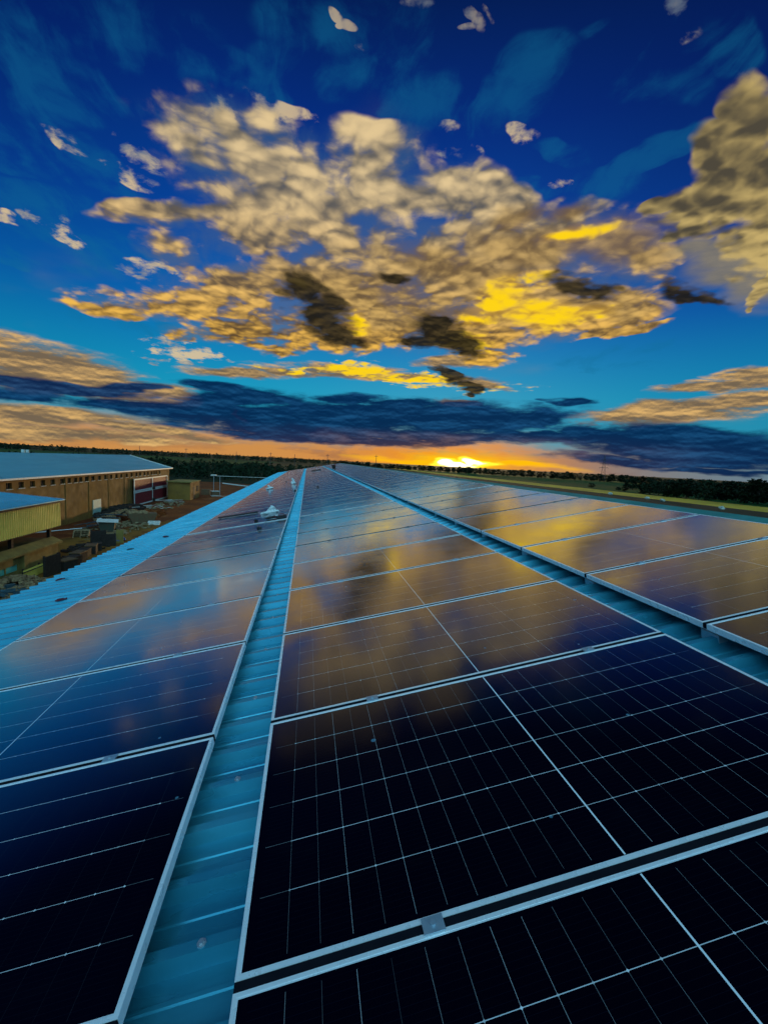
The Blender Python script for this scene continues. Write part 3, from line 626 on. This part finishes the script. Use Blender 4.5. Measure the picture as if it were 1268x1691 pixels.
for y in (67.16, 74.6, 82.04): gf.box(SX+.342, SX+.40, y-(.13 if y < 80 else .1), y+.08, .1, 3.9)
gf.build('gate_frame', M['white_paint'], gate)
gh = MB()
for z in (.35, 2.2): gh.box(SX+.41, SX+.62, 74.4, 75.1, z-.2, z+.25)
gh.build('latch', M['dark_trim'], gate)
# ------------------------------------------------------------------ annexe with the yellow cladding
AX = -17.0
an = empty('annexe', (AX, 25, 0)); tag(an, 'low annexe with yellow ribbed cladding under a bright blue roof, left edge of the photo', 'building')
def ab(mb, name, mk, parent=None, **k):
    o = mb.build(name, M[mk], an if parent is None else parent, **k)
    if parent is None: o.location = (-AX, -25, 0)
    return o
AY0, AY1 = 10.0, 34.05
m_ = MB(); pts = []; y = AY0
while y < AY1-.01:
    pts += [(y,0),(y+.09,0),(y+.115,.05),(y+.18,.05)]; y += .2
pts.append((AY1, 0))
for a, b in pts: m_.v += [(AX+b, a, 2.46), (AX+b, a, 4.08)]
for i in range(len(pts)-1): m_.f.append((2*i, 2*i+1, 2*i+3, 2*i+2))
ab(m_, 'cladding', 'yellow_sheet')
m_ = MB(); m_.box(AX-6.2, AX-.01, AY1-.06, AY1, 2.46, 4.08); ab(m_, 'cladding', 'yellow_sheet')
m_ = MB(); m_.box(AX-.02, AX+.10, AY0, AY1+.1, 4.09, 4.27); ab(m_, 'fascia', 'dark_trim')
m_ = MB(); n = 0; y = AY0
zf = lambda x: 4.31 + (AX+.28-x)*.085
while y < AY1+.3:
    for a, b, dz in ((0,.16,0),(.16,.2,.03)):
        m_.quad((AX+.28, y+a, zf(AX+.28)+dz), (AX+.28, y+b, zf(AX+.28)+dz), (AX-6.3, y+b, zf(AX-6.3)+dz), (AX-6.3, y+a, zf(AX-6.3)+dz))
    y += .2
m_.box(AX+.22, AX+.28, AY0, AY1+.35, 4.25, 4.30)
ab(m_, 'roof', 'annexe_roof')
m_ = MB(); m_.box(AX-6.2, AX-.06, AY0, AY1-.07, 2.38, 2.455); ab(m_, 'soffit', 'dark_trim')
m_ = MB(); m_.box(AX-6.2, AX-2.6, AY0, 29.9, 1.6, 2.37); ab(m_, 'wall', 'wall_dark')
gl = MB(); gl.box(AX-2.597, AX-2.54, AY0, 29.6, 1.72, 2.34); glo = ab(gl, 'window', 'dark_glass')
gl = MB()
for y in (11.2,13.5,15.8,18.1,20.4,22.7,25,27.3,29.6): gl.box(AX-2.54, AX-2.46, y-.05, y+.05, 1.7, 2.37)
gl.build('window_frame', M['dark_trim'], glo)
for y in (29.75, 33.8, 22.0):
    p_ = MB(); p_.box(AX-.62, AX-.42, y-.1, y+.1, 1.6, 2.37); ab(p_, 'post', 'dark_wood')
m_ = MB(); m_.prism([Vector((AX-.38,0,1.30)), Vector((AX+.25,0,1.30)), Vector((AX+.25,0,1.42)), Vector((AX-.38,0,1.72))], (0,AY0,0), (0,33.95,0))
m_.box(AX-6.2, AX-.39, AY0, 33.95, 1.45, 1.595); ab(m_, 'terrace', 'concrete')
ab(wall_with_holes(AX-.2, AX, AY0, 33.85, 0, 1.295, [(27.0,28.3,.42,.80),(28.36,29.45,.42,.80)]), 'wall', 'concrete')
for (a, b) in ((27.005,28.295),(28.365,29.445)):
    g_ = MB(); g_.box(AX-.12, AX-.06, a, b, .425, .795); ab(g_, 'window', 'green_glass')
p_ = MB(); p_.box(AX+.002, AX+.22, 29.7, 30.1, 0, 1.29); ab(p_, 'pilaster', 'concrete')
m_ = MB(); m_.box(AX-6.2, AX-.21, 33.65, 33.85, 0, 1.44); ab(m_, 'wall', 'concrete')

# ------------------------------------------------------------------ small outbuilding beside the shed gate
ob = empty('outbuilding', (-20.9, 79, 0)); tag(ob, 'flat roofed tan outbuilding at the end of the shed, right of the red gate', 'building')
q = MB(); q.box(-22.9, -19.35, 79.0, 85.6, 0, 2.95); o = q.build('wall', M['wall_tan'], ob); o.location = (20.9,-79,0)
q = MB(); q.box(-23.1, -19.15, 78.8, 85.8, 2.952, 3.12); o = q.build('roof', M['concrete'], ob); o.location = (20.9,-79,0)
q = MB(); q.box(-19.348, -19.30, 81.0, 82.1, .05, 2.1); o = q.build('door', M['dark_trim'], ob); o.location = (20.9,-79,0)
q = MB(); q.box(-19.348, -19.28, 83.2, 84.6, 1.2, 2.2); o = q.build('window', M['recess'], ob); o.location = (20.9,-79,0)

# ------------------------------------------------------------------ yard clutter
def yard(name, label, cat, x, y, yaw=0, group=None):
    e = empty(name, (x, y, .013), (0, 0, rad(yaw))); tag(e, label, cat, group); return e
bn = yard('waste_bin', 'dark green waste bin with a white board lying across its top', 'bin', -18.9, 46.4, 12); bn.scale = (.72,.72,.8)
q = MB(); q.prism([Vector((-.75,0,0)), Vector((.75,0,0)), Vector((.95,0,1.15)), Vector((-.95,0,1.15))], (0,-.65,0), (0,.65,0)); q.build('tub', M['skip_green'], bn)
q = MB(); q.box(-1,1,-.7,.7,1.151,1.2); q.build('rim', M['skip_green'], bn)
o = MB(); o.box(-1.05,1.05,-.75,.75,0,.06); wb = o.build('white_board', M['white_paint']); wb.scale = (.85,.85,1); wb.location = (-18.9,46.4,1.02); wb.rotation_euler = (rad(5),rad(4),rad(20)); tag(wb, 'white board resting on top of the dark green waste bin', 'board')
sk = yard('rubbish_skip', 'grey green rubbish skip heaped with waste behind the yard puddles', 'skip', -17.9, 52.6, 25); sk.scale = (.82,.82,.8)
q = MB(); q.prism([Vector((-1.2,0,0)), Vector((1.2,0,0)), Vector((1.75,0,1.35)), Vector((-1.75,0,1.35))], (0,-.9,0), (0,.9,0)); q.build('tub', M['skip_grey'], sk)
q = MB(); 
for i in range(9): q.blob((random.uniform(-1.3,1.3), random.uniform(-.6,.6), 1.35), (.45,.35,.3), 40+i, 7, 5, .3)
q.build('waste', M['rubble'], sk)
def pallet(label, x, y, yaw, tilt=0, mk='timber', z=0.0, cat='pallet'):
    e = yard('pallet', label, cat, x, y, yaw); e.location.z += z; e.rotation_euler.x = rad(tilt)
    q = MB()
    for i in range(7): q.box(-.6,.6,-.5+i*.155,-.5+i*.155+.1,.12,.142)
    q.build('deck', M[mk], e); q = MB()
    for xx in (-.55,0,.55): q.box(xx-.05,xx+.05,-.5,.53,0,.118)
    q.build('bearer', M[mk], e); return e
pallet('pale slatted pallet lying beside the rubbish skip, tipped towards the roof', -16.3, 51.3, 10, 25, 'white_paint')
for i in range(4): pallet(['lowest','second','third','topmost'][i] + ' pallet of the timber stack in the muddy yard', -19.7, 43.2, 5+i*4, 0, 'timber', i*.155)
def planks(name, label, cat, x, y, yaw, n, L, mk, z=0, spread=.5, seed=1):
    rnd = random.Random(seed); e = MB()
    for i in range(n):
        a = rnd.uniform(-.5,.5); p = Vector((rnd.uniform(-spread,spread), rnd.uniform(-spread,spread), .05+i*.05+z)); d = Vector((math.cos(a), math.sin(a), rnd.uniform(-.03,.05)))*L/2
        e.bar(p-d, p+d, rnd.uniform(.07,.20), .035)
    o = e.build(name, M[mk]); o.location = (x,y,.013); o.rotation_euler.z = rad(yaw); tag(o, label, cat); return o
planks('board_pile', 'scattered white boards in front of the red gate', 'boards', -21.6, 66.5, 50, 7, 2.4, 'white_paint', 0, 1.6, 2)
planks('board_pile', 'pale planks on brown earth by the far end of the red gate', 'boards', -21.0, 75.5, 30, 5, 2.6, 'white_paint', 0, 1.5, 3)
planks('board_pile', 'yellowish planks on the muddy ground behind the dark panels', 'boards', -17.6, 42.6, 40, 9, 1.8, 'timber', 0, .9, 4)
planks('board_pile', 'white boards thrown on the dark rubble near the shed wall', 'boards', -22.6, 61.2, 20, 4, 1.9, 'white_paint', .5, 1.0, 5)
planks('scrap_metal', 'bluish scrap metal lengths beside the timber stack', 'scrap', -20.3, 47.6, 60, 9, 2.6, 'scrap_blue', .15, 1.1, 6)
planks('scrap_metal', 'dark blue scrap heap behind the green waste bin', 'scrap', -20.8, 53.4, 10, 8, 2.6, 'scrap_blue', .3, 1.3, 7)
def heap(name, label, x, y, n, rx, ry, h, mk, seed, size=.35):
    rnd = random.Random(seed); q = MB()
    for i in range(n):
        a = rnd.uniform(0, 6.28); r = math.sqrt(rnd.random()); px, py = r*rx*math.cos(a), r*ry*math.sin(a)
        s = size*rnd.uniform(.4,1.2)
        M4 = Matrix.Translation((px, py, h*(1-r)+s*.2)) @ Matrix.Rotation(rnd.uniform(0,3),4,'Z') @ Matrix.Rotation(rnd.uniform(-.5,.5),4,'X')
        q.box(-s*.6, s*.6, -s*.4, s*.4, -s*.25, s*.25, M4)
    o = q.build(name, M[mk]); o.location = (x, y, .013); tag(o, label, 'rubble heap', kind='stuff'); return o
heap('rubble', 'heap of dark broken rubble along the foot of the shed wall', -22.9, 60.5, 160, 1.2, 6.0, .7, 'dark_wood', 21, .8)
heap('rubble', 'brownish rubble and lumber between the shed and the skip', -21.8, 57.0, 130, 1.6, 5.0, .6, 'rubble', 22, .5)
heap('rubble', 'reddish broken bricks scattered near the skip', -20.0, 58.0, 90, 2.6, 5.0, .35, 'earth', 23, .5)
heap('rubble', 'pale stone rubble heap below the annexe, beside the roof eave', -15.6, 26.6, 260, 1.5, 2.2, .7, 'rubble', 24, .34)
heap('rubble', 'small rusty and brown scraps strewn between the skip and the timber stack', -18.8, 48.5, 150, 2.8, 5.5, .12, 'timber', 26, .28)
heap('rubble', 'dark litter strewn along the muddy edge behind the crates', -17.0, 36.5, 120, 1.4, 5.5, .15, 'dark_wood', 27, .3)
heap('rubble', 'bluish and dark plastic waste mixed into the stone heap below the annexe', -15.2, 25.6, 60, 1.0, 1.3, .5, 'scrap_blue', 28, .3)
heap('rubble', 'small pale waste scattered over the earth before the gate', -20.5, 69.5, 70, 2.0, 7.0, .1, 'timber', 25, .3)
tp = MB(); tp.blob((0,0,.2), (.9,.7,.28), 31, 14, 8, .25); o = tp.build('tarpaulin', M['tarp_blue'], None, 0, True); o.location = (-16.3,41.2,.013); tag(o, 'blue tarpaulin bundle behind the dark upright panels', 'tarpaulin')
bg_ = MB(); bg_.blob((0,0,.3), (.34,.3,.36), 33, 12, 8, .15); o = bg_.build('rubble_sack', M['white_plastic'], None, 0, True); o.location = (-21.3,50.5,.013); tag(o, 'bulging whitish sack among the scrap by the pale door', 'sack')
# white pole resting on the fence posts in front of the annexe end
q = MB(); q.tube((-22.2,40.5,.75), (-19.9,43.6,.72), .04, 8); o = q.build('long_pole', M['white_plastic']); tag(o, 'thin pale pole running from the annexe to the timber stack', 'pole')
# dark upright panels and posts along the near side of the yard
def board_stand(label, x, y, w, h, yaw, mk='dark_wood'):
    e = yard('upright_panel', label, 'panel', x, y, yaw)
    q = MB(); q.box(-w/2, w/2, -.04, .04, 0, h); q.build('board', M[mk], e, .01)
    q = MB()
    for xx in (-w/2+.08, w/2-.08): q.box(xx-.05, xx+.05, .042, .12, 0, h+.06)
    q.build('post', M[mk], e)
board_stand('dark upright panel standing by the greenish corrugated fence', -15.35, 29.9, 1.3, 1.25, 80)
board_stand('tallest dark upright panel, farthest along the yard edge', -16.6, 39.0, 1.1, 1.3, 30)
board_stand('dark upright panel with a post, right of the tallest one', -15.9, 39.2, 1.0, 1.0, 20)
board_stand('olive upright board beside the blue tarpaulin', -15.6, 40.6, .55, 1.1, 15, 'concrete')
def crate(label, x, y, s, yaw, mk, top=None):
    e = yard('crate', label, 'crate', x, y, yaw); q = MB(); q.box(-s,s,-s*.7,s*.7,0,s*1.2); q.build('box', M[mk], e, .02)
    q = MB(); q.box(-s*1.06,s*1.06,-s*.76,s*.76,s*1.2+.002,s*1.2+.07); q.build('lid', M[top or mk], e)
cr = [(-15.3,31.4,.5,'nearest the dark upright panel'),(-15.5,32.6,.45,'second along the row from the dark upright panel'),(-15.7,33.8,.5,'third along the row from the dark upright panel'),(-15.9,35.1,.45,'fourth along the row from the dark upright panel'),(-16.0,36.4,.5,'fifth along the row from the dark upright panel'),(-16.1,37.6,.42,'beside the tallest upright panel')]
for i, (x, y, s, d) in enumerate(cr): crate('blackish crate at the yard edge, ' + d, x, y, s, 70+i*9, 'dark_wood', 'skip_grey' if i % 2 == 0 else None)
# greenish corrugated fence in front of the annexe wall
cf = yard('corrugated_fence', 'low greenish corrugated fence in front of the annexe wall', 'fence', -16.2, 30.2, 0)
q = MB(); y = -1.7
while y < 1.7: q.quad((0,y,.02),(0,y+.06,.02),(0,y+.06,.62),(0,y,.62)); q.quad((0,y+.06,.02),(.05,y+.1,.02),(.05,y+.1,.62),(0,y+.06,.62)); q.quad((.05,y+.1,.02),(0,y+.14,.02),(0,y+.14,.62),(.05,y+.1,.62)); y += .14
q.build('sheet', M['yellow_sheet'], cf)
q = MB()
for yy in (-1.6,0,1.6): q.box(-.1,-.01,yy-.05,yy+.05,0,.7)
q.build('post', M['dark_wood'], cf)
q = MB(); q.tube((-.35,-1.8,.5),(.25,1.7,.72),.03,6); o = q.build('black_hose', M['black_plastic']); o.location = (-15.8,30.2,.013); tag(o, 'thin black pipe leaning along the corrugated fence', 'pipe')
# frame of pipes at the far end of the yard
pf = yard('pipe_frame', 'tall thin frame with a long white crossbar behind the outbuilding', 'frame', -18.06, 91.6, 0)
q = MB(); q.tube((0,0,0),(0,0,3.7),.045,8); q.build('post', M['zinc'], pf); q = MB(); q.tube((1.1,.4,0),(1.1,.4,3.6),.05,8); q.build('post', M['zinc'], pf)
q = MB(); q.tube((-.6,-.1,3.72),(12,1.6,3.72),.04,8); q.build('crossbar', M['white_paint'], pf); q = MB(); q.tube((12,1.6,0),(12,1.6,3.72),.04,8); q.build('post', M['zinc'], pf)
q = MB(); q.box(-.5,.5,-.2,.2,3.78,3.98); q.build('bracket', M['white_paint'], pf)
q = MB(); q.tube((-22.7,127,.15),(-8,110,.15),.16,8); o = q.build('white_pipe', M['white_paint']); tag(o, 'long whitish pipe lying at the far edge of the brown yard', 'pipe')
crate('grey crate by the outbuilding corner, left one', -19.4, 91.0, .8, 10, 'skip_grey'); crate('grey crate by the outbuilding corner, right one', -17.4, 89.6, .7, 30, 'skip_grey', 'white_paint')
planks('board_pile', 'white slabs on the earth right of the grey crates', 'boards', -16.6, 88.0, 10, 4, 1.8, 'white_paint', 0, .8, 9)

# ------------------------------------------------------------------ trees
def tree_parts(seed, h, spread, clumps, leaf, mk):
    rnd = random.Random(seed)
    tr = MB(); tr.tube((0,0,0),(.03*h,0,h*.55), h*.03, 6, h*.014)
    cr_ = MB(); cents = []
    for i in range(clumps):
        z = rnd.uniform(.10,.95); r = spread*math.sin(math.pi*min(.92,max(.22,(z+.05)/1.05)))*rnd.uniform(.3,1.0); a = rnd.uniform(0,6.28)
        c = Vector((r*math.cos(a), r*math.sin(a), z*h)); cents.append(c)
        if i < 7: tr.tube((.02*h,0,h*rnd.uniform(.3,.5)), tuple(c*.9), h*.012, 5, h*.004)
    for c in cents:
        s = h*rnd.uniform(.07,.14)
        for j in range(leaf):
            d = Vector((rnd.gauss(0,1),rnd.gauss(0,1),rnd.gauss(0,.8))); p = c + d*s*.6
            u = Vector((rnd.uniform(-1,1),rnd.uniform(-1,1),rnd.uniform(-1,1))).normalized(); v = u.orthogonal().normalized()*rnd.uniform(.5,1)
            k = h*rnd.uniform(.025,.06)
            cr_.quad(p-u*k, p+v*k, p+u*k, p-v*k)
    return tr, cr_
def make_tree(name, seed, h, spread, clumps, leaf, mk):
    e = empty(name, (0,0,0)); a, b = tree_parts(seed, h, spread, clumps, leaf, mk)
    a.build('trunk', M['bark'], e); b.build('crown', M[mk], e); return e
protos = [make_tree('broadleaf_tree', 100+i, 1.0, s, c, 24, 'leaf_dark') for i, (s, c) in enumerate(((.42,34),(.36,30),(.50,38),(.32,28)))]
used = [False]*4
trnd = random.Random(5)
def place_tree(x, y, h, label, group, cat='tree', sxy=1.0):
    i = trnd.randrange(4)
    if used[i]: o = copy_tree(protos[i])
    else: o = protos[i]; used[i] = True
    o.location = (x, y, 0); o.scale = (h*sxy, h*sxy, h); o.rotation_euler.z = trnd.uniform(0, 6.28); tag(o, label, cat, group)
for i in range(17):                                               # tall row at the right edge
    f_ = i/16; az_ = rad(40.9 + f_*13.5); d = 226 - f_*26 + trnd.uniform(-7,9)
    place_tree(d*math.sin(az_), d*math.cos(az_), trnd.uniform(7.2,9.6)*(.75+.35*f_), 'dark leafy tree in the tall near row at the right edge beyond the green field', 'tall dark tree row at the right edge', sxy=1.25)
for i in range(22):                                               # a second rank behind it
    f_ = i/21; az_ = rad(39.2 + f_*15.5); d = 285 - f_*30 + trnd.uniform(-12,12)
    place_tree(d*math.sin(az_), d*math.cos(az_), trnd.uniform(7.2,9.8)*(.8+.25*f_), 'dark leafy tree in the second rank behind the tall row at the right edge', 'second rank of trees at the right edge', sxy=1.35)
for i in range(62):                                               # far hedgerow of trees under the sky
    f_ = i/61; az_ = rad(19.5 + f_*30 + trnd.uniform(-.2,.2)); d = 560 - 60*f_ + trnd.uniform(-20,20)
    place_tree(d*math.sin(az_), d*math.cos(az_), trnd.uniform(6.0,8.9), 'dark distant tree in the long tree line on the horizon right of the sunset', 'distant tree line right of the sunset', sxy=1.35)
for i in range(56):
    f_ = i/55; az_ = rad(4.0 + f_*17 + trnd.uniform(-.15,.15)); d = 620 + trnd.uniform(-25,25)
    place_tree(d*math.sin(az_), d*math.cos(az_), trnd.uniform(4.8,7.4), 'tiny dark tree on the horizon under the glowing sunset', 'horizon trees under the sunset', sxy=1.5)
for (x, y, h, lb) in ((151,190,3.6,'dark round bush at the field edge, left of the pair nearest the grass strip'), (154,181,4.6,'dark round bush at the field edge, right one of the pair nearest the grass strip'), (158,226,2.6,'small low bush at the left end of the green field edge'), (158,204,1.8,'smallest bush on the green field edge')):
    place_tree(x, y, h, lb, 'bushes on the edge of the green field', 'bush', 1.9)
# woods: on the left a broad dark mass, nobody could count the trees
def wood(name, label, spots, seed, mk, leaf=34):
    rnd = random.Random(seed); q = MB()
    for (x, y, h) in spots:
        sx = h*rnd.uniform(.35,.6)
        for j in range(leaf):
            a = rnd.uniform(0,6.28); z = rnd.uniform(.08,1.0); r = sx*math.sqrt(rnd.random())*math.sin(math.pi*min(.93,max(.25,z)))*1.15
            p = Vector((x+r*math.cos(a), y+r*math.sin(a), z*h)); u = Vector((rnd.uniform(-1,1),rnd.uniform(-1,1),rnd.uniform(-1,1))).normalized(); v = u.orthogonal().normalized()
            k = h*rnd.uniform(.05,.13); q.quad(p-u*k, p+v*k, p+u*k, p-v*k)
        if rnd.random() < .5: q.tube((x,y,0),(x,y,h*.6),.12,4)
    o = q.build(name, M[mk]); tag(o, label, 'woodland', kind='stuff'); return o
wr = random.Random(77); near = []; far = []
while len(near) < 620:
    a = rad(wr.uniform(-36, 1)); d = 148 + 130*wr.random()
    x, y = d*math.sin(a), d*math.cos(a)
    if y > 136 or x < -75: near.append((x, y, wr.uniform(2.6,4.9)*(1.15 if wr.random() > .9 else 1)))
wood('woodland', 'dark young woodland stretching behind the shed and the brown yard', near, 1, 'leaf_dark')
while len(far) < 760:
    a = rad(wr.uniform(-40, 8)); d = 760 + 260*wr.random()
    far.append((d*math.sin(a), d*math.cos(a), wr.uniform(6.4,8.8)*(1.0 + (.12 if wr.random() > .9 else 0))))
wood('woodland', 'far dark wood along the left horizon beyond the fields', far, 2, 'leaf_dark', 22)

# ------------------------------------------------------------------ pylons and poles
py = empty('pylon', (520*math.sin(rad(36.05)), 520*math.cos(rad(36.05)), 0), (0,0,rad(-36))); tag(py, 'tall lattice power pylon standing over the tree line, right of the sunset', 'pylon')
q = MB(); H = 27.5; wz = lambda z: 2.0*(1-z/H)+.35
lv = [0,4,8,12,15.5,18.5,21,23.5,25.5,27.5]
for sx in (-1,1):
    for sy in (-1,1):
        for a, b in zip(lv, lv[1:]): q.bar((sx*wz(a),sy*wz(a),a), (sx*wz(b),sy*wz(b),b), .22)
for a, b in zip(lv, lv[1:]):
    for s in (-1,1):
        q.bar((-wz(a),s*wz(a),a),(wz(b),s*wz(b),b),.13); q.bar((wz(a),s*wz(a),a),(-wz(b),s*wz(b),b),.13); q.bar((s*wz(a),-wz(a),a),(s*wz(b),wz(b),b),.13)
q.build('tower', M['pylon_steel'], py)
for z, l in ((14.5,4.4),(18.5,4.0),(22.5,3.2)):
    q = MB(); q.bar((-l,0,z),(l,0,z),.26); q.bar((-l,0,z),(0,0,z+1.1),.12); q.bar((l,0,z),(0,0,z+1.1),.12)
    for x in (-l+.1, l-.1): q.tube((x,0,z),(x,0,z-1.1),.09,6)
    q.build('cross_arm', M['pylon_steel'], py)
def pole(label, az_, d, h, arms):
    e = empty('utility_pole', (d*math.sin(rad(az_)), d*math.cos(rad(az_)), 0), (0,0,rad(-az_))); tag(e, label, 'pole', 'thin poles on the left horizon')
    q = MB(); q.tube((0,0,0),(0,0,h),.30,7,.20); q.build('mast', M['pylon_steel'], e)
    for z in arms: q = MB(); q.bar((-1.6,0,z),(1.6,0,z),.26); q.build('cross_arm', M['pylon_steel'], e)
pole('thin pole on the horizon, nearest to the sunset', 8.72, 430, 15.2, (13.6,))
pole('thin pole on the horizon directly above the far end of the roof', 2.5, 430, 13.4, (12.2,))
pole('shorter thin pole on the horizon left of the roof end', -1.6, 480, 12.2, ())
pole('thin pole on the horizon above the blue eave strip', -4.55, 480, 12.6, (11.4,))
pole('faint thin pole on the horizon, fifth leftwards from the sunset', -8.6, 520, 12.0, ())
pole('faint thin pole on the horizon above the outbuilding', -14.2, 520, 12.6, (11.5,))
pole('faint thin pole on the horizon above the end of the shed roof', -19.0, 520, 12.4, ())
# debris specks at the foot of the grass strip
for i, (x, y) in enumerate(((118,137),(116,128),(113,104),(119,158))):
    q = MB(); q.blob((0,0,.35),(.9,.7,.5),60+i,9,6,.3); o = q.build('rubble_pile', M['sill']); o.location = (x,y,.013)
    tag(o, 'small pale spoil pile on the dark verge beside the dry grass strip', 'spoil pile', 'pale spoil piles along the grass strip')
